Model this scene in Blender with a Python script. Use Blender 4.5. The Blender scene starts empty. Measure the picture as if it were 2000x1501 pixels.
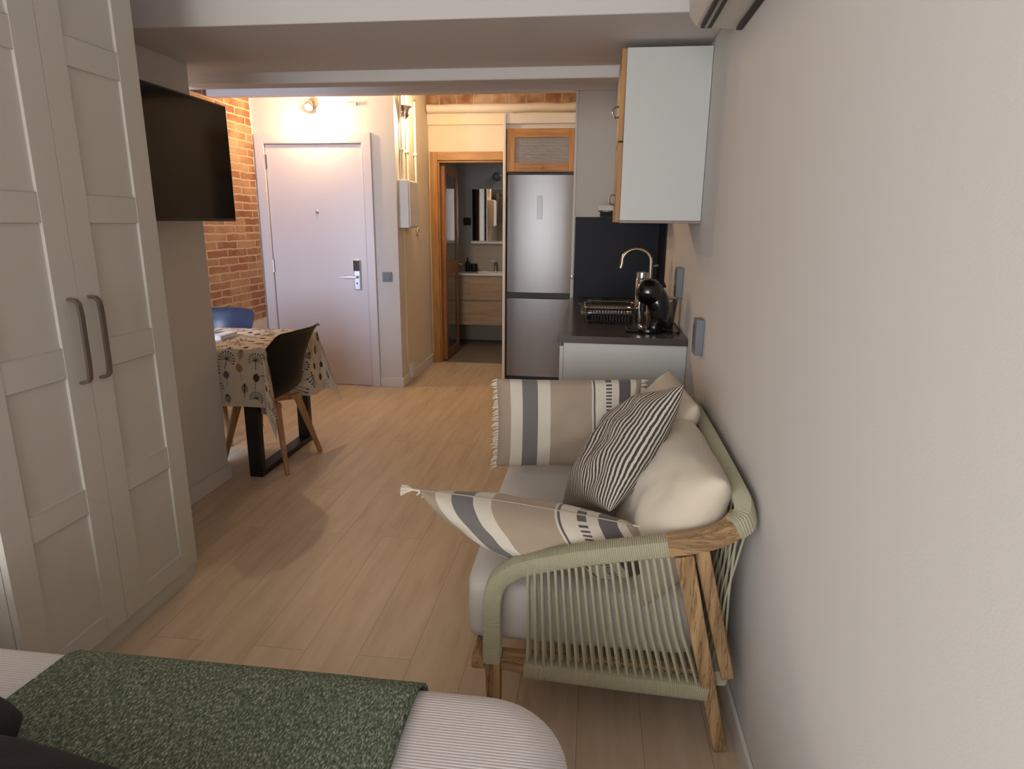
import bpy, bmesh, math, random
from mathutils import Vector, Matrix, noise
random.seed(7)
C = bpy.context.scene.collection
S = bpy.context.scene
PI = math.pi

# ------------------------------------------------------------------ camera, world, light, exposure
FPX, YAW, PITCH, ROLL, CAMZ = 1257.46, .124933, .244943, .009106, 1.45
cam_data = bpy.data.cameras.new('camera')
cam = bpy.data.objects.new('camera', cam_data); C.objects.link(cam)
cam_data.sensor_width = 36; cam_data.sensor_fit = 'HORIZONTAL'
cam_data.lens = 36 * FPX / 2000
cam_data.clip_start = .02; cam_data.clip_end = 60
_f = Vector((-math.sin(YAW) * math.cos(PITCH), math.cos(YAW) * math.cos(PITCH), -math.sin(PITCH)))
_r = Vector((math.cos(YAW), math.sin(YAW), 0)); _u = _r.cross(_f)
_r2 = _r * math.cos(ROLL) + _u * math.sin(ROLL); _u2 = -_r * math.sin(ROLL) + _u * math.cos(ROLL)
M = Matrix((_r2, _u2, -_f)).transposed().to_4x4(); M.translation = (0, 0, CAMZ)
cam.matrix_world = M
S.camera = cam

w = bpy.data.worlds.new('world'); S.world = w; w.use_nodes = True
w.node_tree.nodes['Background'].inputs[0].default_value = (.62, .74, 1, 1)
w.node_tree.nodes['Background'].inputs[1].default_value = .6

def light(name, kind, loc, energy, col, size=None, rot=(0, 0, 0), size_y=None, **k):
    d = bpy.data.lights.new(name, kind); d.energy = energy; d.color = col
    if kind == 'AREA':
        d.size = size
        if size_y: d.shape = 'RECTANGLE'; d.size_y = size_y
    elif size: d.shadow_soft_size = size
    for a, b in k.items(): setattr(d, a, b)
    o = bpy.data.objects.new(name, d); C.objects.link(o); o.location = loc; o.rotation_euler = rot
    return o
# daylight through the balcony window behind the photographer, and through the alcove window behind the wardrobe
light('window_daylight', 'AREA', (-1.25, -3.60, 1.35), 95, (.98, .985, 1), 2.0, (PI / 2, 0, 0), 2.0)
light('side_window_daylight', 'AREA', (-2.44, -2.2, 1.45), 50, (.98, .985, 1), 1.9, (0, -PI / 2, 0), 1.9)
light('alcove_daylight', 'AREA', (-2.65, 2.44, 1.25), 34, (.58, .72, 1), .42, (PI / 2 - .12, 0, 0), 1.0)
# warm spotlight bulbs in the hall
light('door_spot_bulb', 'POINT', (-2.36, 5.36, 2.36), 25, (1, .69, .38), .03)
light('pillar_spot_bulb', 'POINT', (-1.57, 5.68, 2.36), 20, (1, .70, .40), .03)
light('bathroom_fill', 'AREA', (-.5, 7.3, 2.42), 2.2, (.85, .9, 1), .5)  # weak cool fill added under the bathroom ceiling, no window modelled there

vs = S.view_settings
vs.view_transform = 'Standard'; vs.look = 'None'; vs.gamma = 1; vs.use_curve_mapping = False
vs.exposure = .56

# ------------------------------------------------------------------ materials
def lin(c):
    return tuple(((v / 255) / 12.92 if v / 255 <= .04045 else ((v / 255 + .055) / 1.055) ** 2.4) for v in c) + (1,)
MATS = {}
def mat(name, col, rough=.6, metal=0, bump=0, bscale=200, spec=.5, var=0, vscale=5, coat=0, emit=0, alpha=None, trans=0, sheen=0, aniso=None, stretch=(1, 1, 1)):
    if name in MATS: return MATS[name]
    m = bpy.data.materials.new(name); m.use_nodes = True; nt = m.node_tree; b = nt.nodes['Principled BSDF']
    c = lin(col)
    b.inputs['Base Color'].default_value = c; b.inputs['Roughness'].default_value = rough
    b.inputs['Metallic'].default_value = metal; b.inputs['Specular IOR Level'].default_value = spec
    if coat: b.inputs['Coat Weight'].default_value = coat; b.inputs['Coat Roughness'].default_value = .08
    if sheen: b.inputs['Sheen Weight'].default_value = sheen
    if trans: b.inputs['Transmission Weight'].default_value = trans
    if emit: b.inputs['Emission Color'].default_value = c; b.inputs['Emission Strength'].default_value = emit
    if bump or var:
        tc = nt.nodes.new('ShaderNodeTexCoord'); mp = nt.nodes.new('ShaderNodeMapping'); mp.inputs[3].default_value = stretch
        nt.links.new(tc.outputs['Object'], mp.inputs[0])
    if bump:
        n = nt.nodes.new('ShaderNodeTexNoise'); n.inputs['Scale'].default_value = bscale; n.inputs['Detail'].default_value = 3
        nt.links.new(mp.outputs[0], n.inputs['Vector'])
        bp = nt.nodes.new('ShaderNodeBump'); bp.inputs['Strength'].default_value = bump; bp.inputs['Distance'].default_value = .002
        nt.links.new(n.outputs[0], bp.inputs['Height']); nt.links.new(bp.outputs[0], b.inputs['Normal'])
    if var:
        n = nt.nodes.new('ShaderNodeTexNoise'); n.inputs['Scale'].default_value = vscale; n.inputs['Detail'].default_value = 4
        nt.links.new(mp.outputs[0], n.inputs['Vector'])
        mx = nt.nodes.new('ShaderNodeMix'); mx.data_type = 'RGBA'
        mx.inputs[6].default_value = tuple(v * (1 - var) for v in c[:3]) + (1,); mx.inputs[7].default_value = tuple(min(1, v * (1 + var)) for v in c[:3]) + (1,)
        nt.links.new(n.outputs[0], mx.inputs[0]); nt.links.new(mx.outputs[2], b.inputs['Base Color'])
    MATS[name] = m
    return m

class NT:
    def __init__(s, name):
        s.m = bpy.data.materials.new(name); s.m.use_nodes = True; s.t = s.m.node_tree; s.b = s.t.nodes['Principled BSDF']
    def n(s, kind, **k):
        x = s.t.nodes.new('ShaderNode' + kind)
        for a, v in k.items():
            if a.startswith('i_'): x.inputs[int(a[2:])].default_value = v
            else: setattr(x, a, v)
        return x
    def l(s, a, b): s.t.links.new(a, b)
    def math(s, op, a, b=None, clamp=False):
        x = s.t.nodes.new('ShaderNodeMath'); x.operation = op; x.use_clamp = clamp
        for i, v in enumerate((a, b)):
            if v is None: continue
            if isinstance(v, (int, float)): x.inputs[i].default_value = v
            else: s.l(v, x.inputs[i])
        return x.outputs[0]
    def mix(s, f, a, b):
        x = s.t.nodes.new('ShaderNodeMix'); x.data_type = 'RGBA'
        for i, v in ((0, f), (6, a), (7, b)):
            if isinstance(v, (tuple, float, int)): x.inputs[i].default_value = v
            else: s.l(v, x.inputs[i])
        return x.outputs[2]
    def obj(s, scale=(1, 1, 1), rot=(0, 0, 0), loc=(0, 0, 0), src='Object'):
        tc = s.n('TexCoord'); mp = s.n('Mapping'); mp.inputs[1].default_value = loc; mp.inputs[2].default_value = rot; mp.inputs[3].default_value = scale
        s.l(tc.outputs[src], mp.inputs[0]); return mp.outputs[0]
    def noise(s, vec, scale, detail=3, rough=.5):
        x = s.n('TexNoise'); x.inputs['Scale'].default_value = scale; x.inputs['Detail'].default_value = detail; x.inputs['Roughness'].default_value = rough
        s.l(vec, x.inputs['Vector']); return x.outputs[0]
    def ramp(s, fac, stops, const=False):
        x = s.n('ValToRGB'); r = x.color_ramp
        if const: r.interpolation = 'CONSTANT'
        while len(r.elements) < len(stops): r.elements.new(.5)
        for e, (p, c) in zip(r.elements, stops): e.position = p; e.color = c
        s.l(fac, x.inputs[0]); return x.outputs[0]
    def bump(s, h, strength, dist=.002):
        x = s.n('Bump'); x.inputs['Strength'].default_value = strength; x.inputs['Distance'].default_value = dist
        s.l(h, x.inputs['Height']); s.l(x.outputs[0], s.b.inputs['Normal'])

def wood_floor():
    t = NT('oak_floor')
    v = t.obj(rot=(0, 0, PI / 2))
    br = t.n('TexBrick'); br.offset = .37; br.inputs['Scale'].default_value = 1; br.inputs['Brick Width'].default_value = 1.35
    br.inputs['Row Height'].default_value = .19; br.inputs['Mortar Size'].default_value = .0012; br.inputs['Mortar Smooth'].default_value = .3
    br.inputs['Color1'].default_value = (.1, .1, .1, 1); br.inputs['Color2'].default_value = (.9, .9, .9, 1); br.inputs['Mortar'].default_value = (.5, .5, .5, 1)
    t.l(v, br.inputs['Vector'])
    add = t.n('VectorMath', operation='MULTIPLY_ADD'); t.l(br.outputs['Color'], add.inputs[0]); add.inputs[1].default_value = (3.1, 5.3, 7.7)
    t.l(t.obj(scale=(9, 1.1, 1)), add.inputs[2])
    g = t.noise(add.outputs[0], 1.6, 6, .62)
    g2 = t.noise(t.obj(scale=(70, 3, 1)), 2.2, 3, .6)
    base = t.ramp(g, [(.3, lin((178, 156, 130))), (.45, lin((198, 178, 151))), (.6, lin((208, 189, 164))), (.75, lin((217, 200, 176)))])
    fine = t.mix(t.math('MULTIPLY', g2, .4), base, lin((180, 158, 132)))
    tone = t.mix(t.math('MULTIPLY', br.outputs['Color'], .14), fine, lin((176, 156, 132)))
    col = t.mix(t.math('MULTIPLY', br.outputs['Fac'], .55), tone, lin((110, 80, 55)))
    t.l(col, t.b.inputs['Base Color'])
    t.b.inputs['Roughness'].default_value = .42; t.b.inputs['Specular IOR Level'].default_value = .4
    t.bump(t.math('SUBTRACT', t.math('MULTIPLY', g, .4), br.outputs['Fac']), .25, .0015)
    return t.m
def brick_mat(name='old_brick', bw=.29, rh=.062, mask=True, zoff=0):
    t = NT(name)
    tc = t.n('TexCoord'); sep = t.n('SeparateXYZ'); t.l(tc.outputs['Object'], sep.inputs[0])
    cmb = t.n('CombineXYZ')
    sum_ = t.math('ADD', sep.outputs[1], sep.outputs[0])
    t.l(sum_, cmb.inputs[0]); t.l(t.math('ADD', sep.outputs[2], zoff), cmb.inputs[1])
    wob = t.n('TexNoise'); wob.inputs['Scale'].default_value = 13; wob.inputs['Detail'].default_value = 3; t.l(cmb.outputs[0], wob.inputs['Vector'])
    ma = t.n('VectorMath', operation='MULTIPLY_ADD'); t.l(wob.outputs['Color'], ma.inputs[0]); ma.inputs[1].default_value = (.032, .022, 0); t.l(cmb.outputs[0], ma.inputs[2])
    br = t.n('TexBrick'); br.inputs['Scale'].default_value = 1; br.inputs['Brick Width'].default_value = bw; br.inputs['Row Height'].default_value = rh
    br.inputs['Mortar Size'].default_value = .008; br.inputs['Mortar Smooth'].default_value = .25; br.inputs['Bias'].default_value = 0
    br.inputs['Color1'].default_value = (0, 0, 0, 1); br.inputs['Color2'].default_value = (1, 1, 1, 1)
    t.l(ma.outputs[0], br.inputs['Vector'])
    n1 = t.noise(cmb.outputs[0], 22, 4, .65); n2 = t.noise(cmb.outputs[0], 3.2, 3, .6)
    bc = t.ramp(br.outputs['Color'], [(0, lin((142, 90, 62))), (.5, lin((166, 110, 74))), (1, lin((184, 144, 104)))])
    bc2 = t.mix(t.math('MULTIPLY', n1, .55), bc, lin((112, 62, 46)))
    bc3 = t.mix(t.ramp(n2, [(.44, (0, 0, 0, 1)), (.66, (.75, .75, .75, 1))]), bc2, lin((188, 152, 116)))
    col = t.mix(br.outputs['Fac'], bc3, lin((194, 166, 132)))
    # plaster margin below and where the wall meets the door wall
    edge = t.noise(cmb.outputs[0], 9, 3)
    zz = t.math('ADD', sep.outputs[2], t.math('MULTIPLY', edge, .06))
    pz = t.math('LESS_THAN', zz, .64)
    yy = t.math('ADD', sep.outputs[1], t.math('MULTIPLY', edge, .05))
    py = t.math('GREATER_THAN', yy, 5.50)
    pl = t.math('MAXIMUM', pz, py)
    if mask: col = t.mix(pl, col, lin((214, 204, 194)))
    else: pl = 0.0; col = t.mix(t.math('MULTIPLY', t.ramp(n2, [(.40, (0, 0, 0, 1)), (.60, (1, 1, 1, 1))]), .45), t.mix(.45, col, lin((70, 46, 40))), lin((196, 178, 156)))
    t.l(col, t.b.inputs['Base Color']); t.b.inputs['Roughness'].default_value = .9
    h = t.math('MULTIPLY', t.math('SUBTRACT', t.math('ADD', t.math('MULTIPLY', n1, .5), 1), br.outputs['Fac']), t.math('SUBTRACT', 1, pl))
    t.bump(h, .8, .008)
    return t.m
def oak(name, dark, light_, axis='z', rough=.45, scale=1, cracks=0):
    t = NT(name)
    sc = {'x': (2, 30, 30), 'y': (30, 2, 30), 'z': (30, 30, 2)}[axis]
    g = t.noise(t.obj(scale=tuple(s * scale for s in sc)), 1.4, 5, .6)
    g2 = t.noise(t.obj(), 6, 2)
    c = t.ramp(g, [(.3, lin(dark)), (.65, lin(light_))])
    c = t.mix(t.math('MULTIPLY', g2, .25), c, lin(dark))
    h = g
    if cracks:
        vn = t.noise(t.obj(scale=tuple(s * .5 for s in sc)), 1.1, 6, .7)
        cr = t.ramp(vn, [(.44, (0, 0, 0, 1)), (.47, (1, 1, 1, 1)), (.49, (0, 0, 0, 1))])
        c = t.mix(t.math('MULTIPLY', cr, cracks), c, lin((62, 42, 26))); h = t.math('SUBTRACT', g, cr)
    t.l(c, t.b.inputs['Base Color']); t.b.inputs['Roughness'].default_value = rough
    t.bump(h, .25, .002)
    return t.m
def lumbar_mat():
    t = NT('striped_linen')
    tc = t.n('TexCoord'); sep = t.n('SeparateXYZ'); t.l(tc.outputs['UV'], sep.inputs[0]); u, v = sep.outputs[0], sep.outputs[1]
    tan, cream, grey, dark = lin((166, 149, 128)), lin((214, 205, 188)), lin((108, 105, 104)), lin((84, 79, 82))
    col = t.ramp(u, [(0, tan), (.09, cream), (.175, grey), (.28, cream), (.365, tan), (.645, cream), (.66, dark), (.668, cream), (.835, dark), (.915, cream), (.955, tan)], True)
    band = t.math('MULTIPLY', t.math('GREATER_THAN', u, .745), t.math('LESS_THAN', u, .785))
    dash = t.math('GREATER_THAN', t.math('FRACT', t.math('MULTIPLY', v, 26)), .5)
    col = t.mix(t.math('MULTIPLY', band, dash), col, lin((70, 66, 68)))
    wv = t.noise(t.obj(scale=(900, 260, 1), src='UV'), 1, 2); wv2 = t.noise(t.obj(src='UV'), 60, 3)
    col = t.mix(t.math('MULTIPLY', wv2, .22), col, lin((150, 140, 126)))
    t.l(col, t.b.inputs['Base Color']); t.b.inputs['Roughness'].default_value = .95; t.b.inputs['Sheen Weight'].default_value = .2
    t.bump(wv, .3, .001); return t.m
def ticking_mat():
    t = NT('ticking_stripe')
    tc = t.n('TexCoord'); sep = t.n('SeparateXYZ'); t.l(tc.outputs['UV'], sep.inputs[0])
    wob = t.noise(t.obj(scale=(1, 2.5, 1), src='UV'), 6, 3)
    u = t.math('ADD', sep.outputs[0], t.math('MULTIPLY', wob, .018))
    s = t.math('LESS_THAN', t.math('FRACT', t.math('MULTIPLY', u, 30)), .52)
    col = t.mix(s, lin((200, 190, 174)), lin((62, 58, 58)))
    t.l(col, t.b.inputs['Base Color']); t.b.inputs['Roughness'].default_value = .95
    t.bump(t.noise(t.obj(scale=(600, 600, 1), src='UV'), 1, 2), .25, .001); return t.m
def rib_cover():
    t = NT('ribbed_bedspread')
    v = t.obj()
    sep = t.n('SeparateXYZ'); t.l(v, sep.inputs[0])
    s = t.math('SINE', t.math('MULTIPLY', t.math('ADD', sep.outputs[1], t.math('MULTIPLY', sep.outputs[2], 1)), 2 * PI / .0065))
    s = t.math('ADD', t.math('MULTIPLY', s, .5), .5)
    col = t.mix(s, lin((202, 196, 195)), lin((216, 211, 210)))
    t.l(col, t.b.inputs['Base Color']); t.b.inputs['Roughness'].default_value = .95
    t.bump(s, .45, .002); return t.m
def throw_mat():
    t = NT('green_woven_throw')
    v = t.obj(scale=(330, 120, 120), rot=(0, 0, .35)); n = t.noise(v, 1, 4, .7)
    n2 = t.noise(t.obj(scale=(260, 620, 200)), 1, 2, .6); n3 = t.noise(t.obj(), 2.5, 2)
    col = t.ramp(n, [(.36, lin((54, 66, 52))), (.47, lin((88, 101, 82))), (.56, lin((128, 138, 116))), (.65, lin((200, 203, 184)))])
    col = t.mix(t.math('MULTIPLY', n2, .45), col, lin((60, 72, 56)))
    t.l(col, t.b.inputs['Base Color']); t.b.inputs['Roughness'].default_value = 1
    t.bump(t.math('ADD', n, n2), .8, .003); return t.m
def steel_mat(name, base, aniso=True):
    t = NT(name)
    n = t.noise(t.obj(scale=(1, 1, 420)), 1.5, 2) if aniso else t.noise(t.obj(scale=(1, 1, 1)), 3, 2)
    t.l(t.mix(t.math('MULTIPLY', n, .3), lin(base), lin(tuple(v * .85 for v in base))), t.b.inputs['Base Color'])
    t.b.inputs['Metallic'].default_value = 1; t.b.inputs['Roughness'].default_value = .34
    t.bump(n, .05, .0005); return t.m
def ribglass():
    t = NT('ribbed_glass')
    sep = t.n('SeparateXYZ'); t.l(t.obj(), sep.inputs[0])
    s = t.math('ADD', t.math('MULTIPLY', t.math('SINE', t.math('MULTIPLY', sep.outputs[2], 2 * PI / .0125)), .5), .5)
    t.l(t.mix(s, lin((112, 112, 118)), lin((172, 174, 182))), t.b.inputs['Base Color'])
    t.b.inputs['Roughness'].default_value = .2; t.bump(s, .8, .004); return t.m
def tiles(name, c1, c2, mortar, wdt, hgt, axis='xy'):
    t = NT(name)
    tc = t.n('TexCoord'); sep = t.n('SeparateXYZ'); t.l(tc.outputs['Object'], sep.inputs[0]); cm = t.n('CombineXYZ')
    a, b = {'xy': (0, 1), 'xz': (0, 2), 'yz': (1, 2)}[axis]
    t.l(sep.outputs[a], cm.inputs[0]); t.l(sep.outputs[b], cm.inputs[1])
    br = t.n('TexBrick'); br.offset = .5 if axis == 'xy' else 0; br.inputs['Scale'].default_value = 1; br.inputs['Brick Width'].default_value = wdt; br.inputs['Row Height'].default_value = hgt
    br.inputs['Mortar Size'].default_value = .002; br.inputs['Color1'].default_value = lin(c1); br.inputs['Color2'].default_value = lin(c2); br.inputs['Mortar'].default_value = lin(mortar)
    t.l(cm.outputs[0], br.inputs['Vector'])
    n = t.noise(cm.outputs[0], 12, 5, .6)
    t.l(t.mix(t.math('MULTIPLY', n, .4), br.outputs['Color'], lin(tuple(v * .8 for v in c1))), t.b.inputs['Base Color']); t.b.inputs['Roughness'].default_value = .5
    return t.m

WALL = mat('wall_paint', (207, 203, 198), .85, bump=.12, bscale=260)
CEIL = mat('ceiling_paint', (206, 200, 196), .9, bump=.1, bscale=200)
WHITE = mat('white_paint', (214, 210, 206), .5)
DOORW = mat('door_lacquer', (214, 206, 206), .38)
WARD = mat('wardrobe_foil', (204, 199, 188), .42, bump=.04, bscale=500)
KWHITE = mat('kitchen_white', (196, 197, 193), .45)
BASEB = mat('baseboard_white', (214, 210, 205), .45)
FLOOR = wood_floor(); BRICK = brick_mat()
HONEY = oak('honey_oak', (140, 96, 44), (184, 136, 72)); HONEYX = oak('honey_oak_across', (140, 96, 44), (184, 136, 72), 'x')
CHOAK = oak('chair_beech', (150, 108, 66), (186, 142, 98))
TEAK = oak('weathered_teak', (126, 96, 62), (188, 152, 108), 'z', .7, .7, .7)
TEAKY = oak('weathered_teak_long', (126, 96, 62), (188, 152, 108), 'y', .7, .7, .5); TEAKX = oak('weathered_teak_across', (126, 96, 62), (192, 158, 114), 'x', .7, .7, .6)
ROPE = mat('sage_rope', (170, 165, 138), .85, bump=.3, bscale=900, var=.08, vscale=30)
LINEN = mat('cream_linen', (206, 194, 174), .95, bump=.25, bscale=700, var=.04, vscale=8, sheen=.2)
SEATL = mat('pale_linen', (206, 200, 192), .95, bump=.25, bscale=700, sheen=.2)
FRINGE = mat('cream_fringe', (222, 212, 194), 1)
LUMBAR = lumbar_mat(); TICK = ticking_mat()
RIB = rib_cover(); THROW = throw_mat()
PLUSH = mat('charcoal_plush', (38, 34, 33), 1, bump=.9, bscale=420, sheen=.08, var=.35, vscale=300, spec=.1)
BLACKP = mat('black_plastic', (13, 13, 14), .5, spec=.3); SHEENP = mat('black_plastic_blue_sheen', (44, 54, 74), .35)  # second one: black shell with the window's blue reflection painted into its colour
BLACKM = mat('black_metal', (18, 18, 19), .45); GLOSSB = mat('gloss_black', (10, 10, 11), .12, coat=.6)
SCREEN = mat('tv_screen', (7, 7, 9), .10, spec=.18); TVB = mat('tv_bezel', (14, 14, 15), .3)
CHROME = mat('chrome', (210, 208, 204), .15, 1); BRUSH = mat('brushed_nickel', (150, 142, 136), .32, 1); TAPM = mat('tap_nickel', (176, 168, 150), .25, 1)
STEEL = steel_mat('fridge_steel', (130, 128, 128)); SINKS = steel_mat('sink_steel', (190, 190, 190), False)
COUNT = mat('counter_stone', (74, 66, 64), .22, var=.12, vscale=60); SPLASH = mat('splash_stone', (34, 33, 39), .45, var=.15, vscale=40, spec=.15)
HOBG = mat('hob_glass', (14, 14, 18), .06); GREYP = mat('grey_plastic', (112, 115, 120), .45); GREYD = mat('grey_plastic_insert', (92, 95, 100), .4)
RGL = ribglass()
GLASS = mat('clear_glass', (235, 240, 240), .03, trans=1); GLASS.node_tree.nodes['Principled BSDF'].inputs['IOR'].default_value = 1.1
SMOKE = mat('bath_door_glass', (120, 124, 130), .08, trans=.6)
MIRROR = mat('mirror_silver', (225, 228, 228), .02, 1)
BTILE = tiles('bathroom_floor_tile', (128, 116, 102), (120, 108, 96), (96, 88, 80), .6, .3)
BWALL = mat('bathroom_plaster', (150, 146, 142), .7, var=.06, vscale=2); BWTILE = tiles('bathroom_wall_tile', (168, 156, 138), (164, 152, 134), (150, 140, 124), 1.2, .6, 'xz')
VANO = oak('vanity_oak', (146, 124, 96), (178, 154, 122), 'x'); CERAM = mat('white_ceramic', (225, 222, 216), .12)
CREAMP = mat('cream_plaster', (216, 204, 184), .8, bump=.3, bscale=60); ROUGHP = mat('rough_white_plaster', (212, 202, 192), .9, bump=1, bscale=30)
ACP = mat('aircon_plastic', (206, 200, 188), .4); DARKV = mat('dark_vent', (52, 44, 42), .6)
PAPER = mat('white_card', (222, 224, 230), .5); BULB = mat('lit_bulb', (255, 214, 150), .4, emit=30)
CLOTH = mat('tablecloth_cotton', (206, 194, 176), .9, bump=.15, bscale=600); INK1 = mat('motif_charcoal', (66, 58, 56), .9); INK2 = mat('motif_ochre', (160, 122, 92), .9); INK3 = mat('motif_plum', (116, 98, 100), .9)

# ------------------------------------------------------------------ builders
class G:
    def __init__(s): s.v = []; s.f = []; s.mi = []; s.uv = {}
    def add(s, vs, fs, mi=0):
        b = len(s.v); s.v += [Vector(p) for p in vs]
        for f in fs: s.f.append([b + i for i in f]); s.mi.append(mi)
        return s
    def box(s, x0, x1, y0, y1, z0, z1, mi=0):
        return s.add([(x, y, z) for z in (z0, z1) for y in (y0, y1) for x in (x0, x1)],
                     [(0, 2, 3, 1), (4, 5, 7, 6), (0, 1, 5, 4), (2, 6, 7, 3), (0, 4, 6, 2), (1, 3, 7, 5)], mi)
    def beam(s, p0, p1, w0, h0, w1=None, h1=None, up=(0, 0, 1), mi=0):
        p0 = Vector(p0); p1 = Vector(p1); w1 = w1 or w0; h1 = h1 or h0
        d = (p1 - p0).normalized(); a = d.cross(Vector(up)).normalized(); b = a.cross(d)
        vs = [p + a * i * wv / 2 + b * j * hv / 2 for p, wv, hv in ((p0, w0, h0), (p1, w1, h1)) for i, j in ((-1, -1), (1, -1), (1, 1), (-1, 1))]
        return s.add(vs, [(3, 2, 1, 0), (4, 5, 6, 7), (0, 1, 5, 4), (1, 2, 6, 5), (2, 3, 7, 6), (3, 0, 4, 7)], mi)
    def tube(s, path, r, n=10, sec=None, up=(0, 0, 1), cap=True, mi=0):
        path = [Vector(p) for p in path]; rings = []
        a = None
        for i, p in enumerate(path):
            d = (path[min(i + 1, len(path) - 1)] - path[max(i - 1, 0)]).normalized()
            if a is None:
                uu = Vector(up) if abs(d.dot(Vector(up))) < .95 else Vector((1, 0, 0))
                a = d.cross(uu).normalized()
            a = (a - d * a.dot(d)).normalized(); b = d.cross(a)
            rr = r[i] if isinstance(r, (list, tuple)) else r
            ring = []
            for k in range(n):
                t = 2 * PI * k / n
                if sec: x, y = sec(t); ring.append(p + a * x * rr + b * y * rr)
                else: ring.append(p + a * math.cos(t) * rr + b * math.sin(t) * rr)
            rings.append(ring)
        b0 = len(s.v); vs = [q for r_ in rings for q in r_]
        fs = [(i * n + k, i * n + (k + 1) % n, (i + 1) * n + (k + 1) % n, (i + 1) * n + k) for i in range(len(path) - 1) for k in range(n)]
        if cap: fs += [tuple(reversed(range(n))), tuple((len(path) - 1) * n + k for k in range(n))]
        return s.add(vs, fs, mi)
    def cyl(s, p0, p1, r0, r1=None, n=24, mi=0):
        return s.tube([p0, p1], [r0, r0 if r1 is None else r1], n, mi=mi)
    def lathe(s, c, prof, n=24, axis='z', mi=0):
        c = Vector(c); vs = []
        for r, h in prof:
            for k in range(n):
                t = 2 * PI * k / n; x, y = r * math.cos(t), r * math.sin(t)
                vs.append(c + (Vector((x, y, h)) if axis == 'z' else Vector((h, x, y)) if axis == 'x' else Vector((y, h, x))))
        fs = [(i * n + k, i * n + (k + 1) % n, (i + 1) * n + (k + 1) % n, (i + 1) * n + k) for i in range(len(prof) - 1) for k in range(n)]
        fs += [tuple(reversed(range(n))), tuple((len(prof) - 1) * n + k for k in range(n))]
        return s.add(vs, fs, mi)
    def prism(s, poly, ax, a0, a1, mi=0):
        n = len(poly)
        def P(p, a): return {'x': (a, p[0], p[1]), 'y': (p[0], a, p[1]), 'z': (p[0], p[1], a)}[ax]
        return s.add([P(p, a0) for p in poly] + [P(p, a1) for p in poly],
                     [tuple(reversed(range(n))), tuple(range(n, 2 * n))] + [(i, (i + 1) % n, n + (i + 1) % n, n + i) for i in range(n)], mi)
    def grid(s, fn, nu, nv, mi=0, closed=False):
        vs = [fn(i / nu, j / nv) for j in range(nv + 1) for i in range(nu + 1)]
        return s.add(vs, [(j * (nu + 1) + i, j * (nu + 1) + i + 1, (j + 1) * (nu + 1) + i + 1, (j + 1) * (nu + 1) + i) for j in range(nv) for i in range(nu)], mi)
    def build(s, name, m, parent=None, bevel=0, smooth=False, seg=2, solid=0, sub=0, recalc=True):
        me = bpy.data.meshes.new(name)
        off = Vector(parent.get('_o', (0, 0, 0))) if parent else Vector()
        me.from_pydata([p - off for p in s.v], [], s.f)
        ms = m if isinstance(m, (list, tuple)) else [m]
        for x in ms: me.materials.append(x)
        for p, i in zip(me.polygons, s.mi): p.material_index = i
        if s.uv:
            l = me.uv_layers.new(name='UVMap')
            for lp in me.loops: l.data[lp.index].uv = s.uv.get(lp.vertex_index, (0, 0))
        if recalc:
            bm = bmesh.new(); bm.from_mesh(me); bmesh.ops.recalc_face_normals(bm, faces=bm.faces); bm.to_mesh(me); bm.free()
        if smooth or bevel:
            for p in me.polygons: p.use_smooth = True
            if smooth != 'all':
                me.set_sharp_from_angle(angle=math.radians(42))
        me.update()
        o = bpy.data.objects.new(name, me); C.objects.link(o)
        if parent: o.parent = parent; o['_o'] = tuple(off)
        if solid:
            d = o.modifiers.new('solid', 'SOLIDIFY'); d.thickness = solid; d.offset = 0
        if bevel:
            d = o.modifiers.new('bevel', 'BEVEL'); d.width = bevel; d.segments = seg; d.limit_method = 'ANGLE'; d.angle_limit = math.radians(40); d.harden_normals = False
        if sub:
            d = o.modifiers.new('sub', 'SUBSURF'); d.levels = sub; d.render_levels = sub
        return o

def thing(name, label, cat, loc=(0, 0, 0), group=None):
    o = bpy.data.objects.new(name, None); C.objects.link(o); o.location = loc; o.empty_display_size = .1
    o['label'] = label; o['category'] = cat; o['_o'] = tuple(loc)
    if group: o['group'] = group
    return o
def tag(o, label, cat, group=None):
    o['label'] = label; o['category'] = cat
    if group: o['group'] = group
    return o
def struct(name, g, m, bevel=0, **k):
    o = g.build(name, m, None, bevel, **k); o['kind'] = 'structure'; return o
def copy_tree(o, parent=None):
    c = o.copy(); C.objects.link(c)
    if parent: c.parent = parent
    for ch in list(o.children): copy_tree(ch, c)
    return c
def arc(c, r, a0, a1, n, plane='xz'):
    out = []
    for i in range(n + 1):
        a = math.radians(a0 + (a1 - a0) * i / n); x, y = r * math.cos(a), r * math.sin(a)
        out.append((c[0] + x, c[1], c[2] + y) if plane == 'xz' else (c[0] + x, c[1] + y, c[2]) if plane == 'xy' else (c[0], c[1] + x, c[2] + y))
    return out
def resample(path, step):
    path = [Vector(p) for p in path]; L = [0]
    for a, b in zip(path, path[1:]): L.append(L[-1] + (b - a).length)
    n = max(2, int(L[-1] / step)); out = []; j = 0
    for i in range(n + 1):
        d = L[-1] * i / n
        while j < len(L) - 2 and L[j + 1] < d: j += 1
        out.append(path[j].lerp(path[j + 1], (d - L[j]) / max(1e-9, L[j + 1] - L[j])))
    return out

# ------------------------------------------------------------------ setting
XR, XL, YD, YB = .46, -2.93, 5.50, 6.62
struct('floor', G().box(-3.1, .6, -3.8, 6.64, -.1, 0), FLOOR)
struct('wall_right', G().box(XR, XR + .12, -3.8, 6.75, 0, 2.9), WALL)
struct('baseboard_right', G().box(XR - .014, XR, -3.5, 3.14, 0, .085), BASEB, .003)
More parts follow.
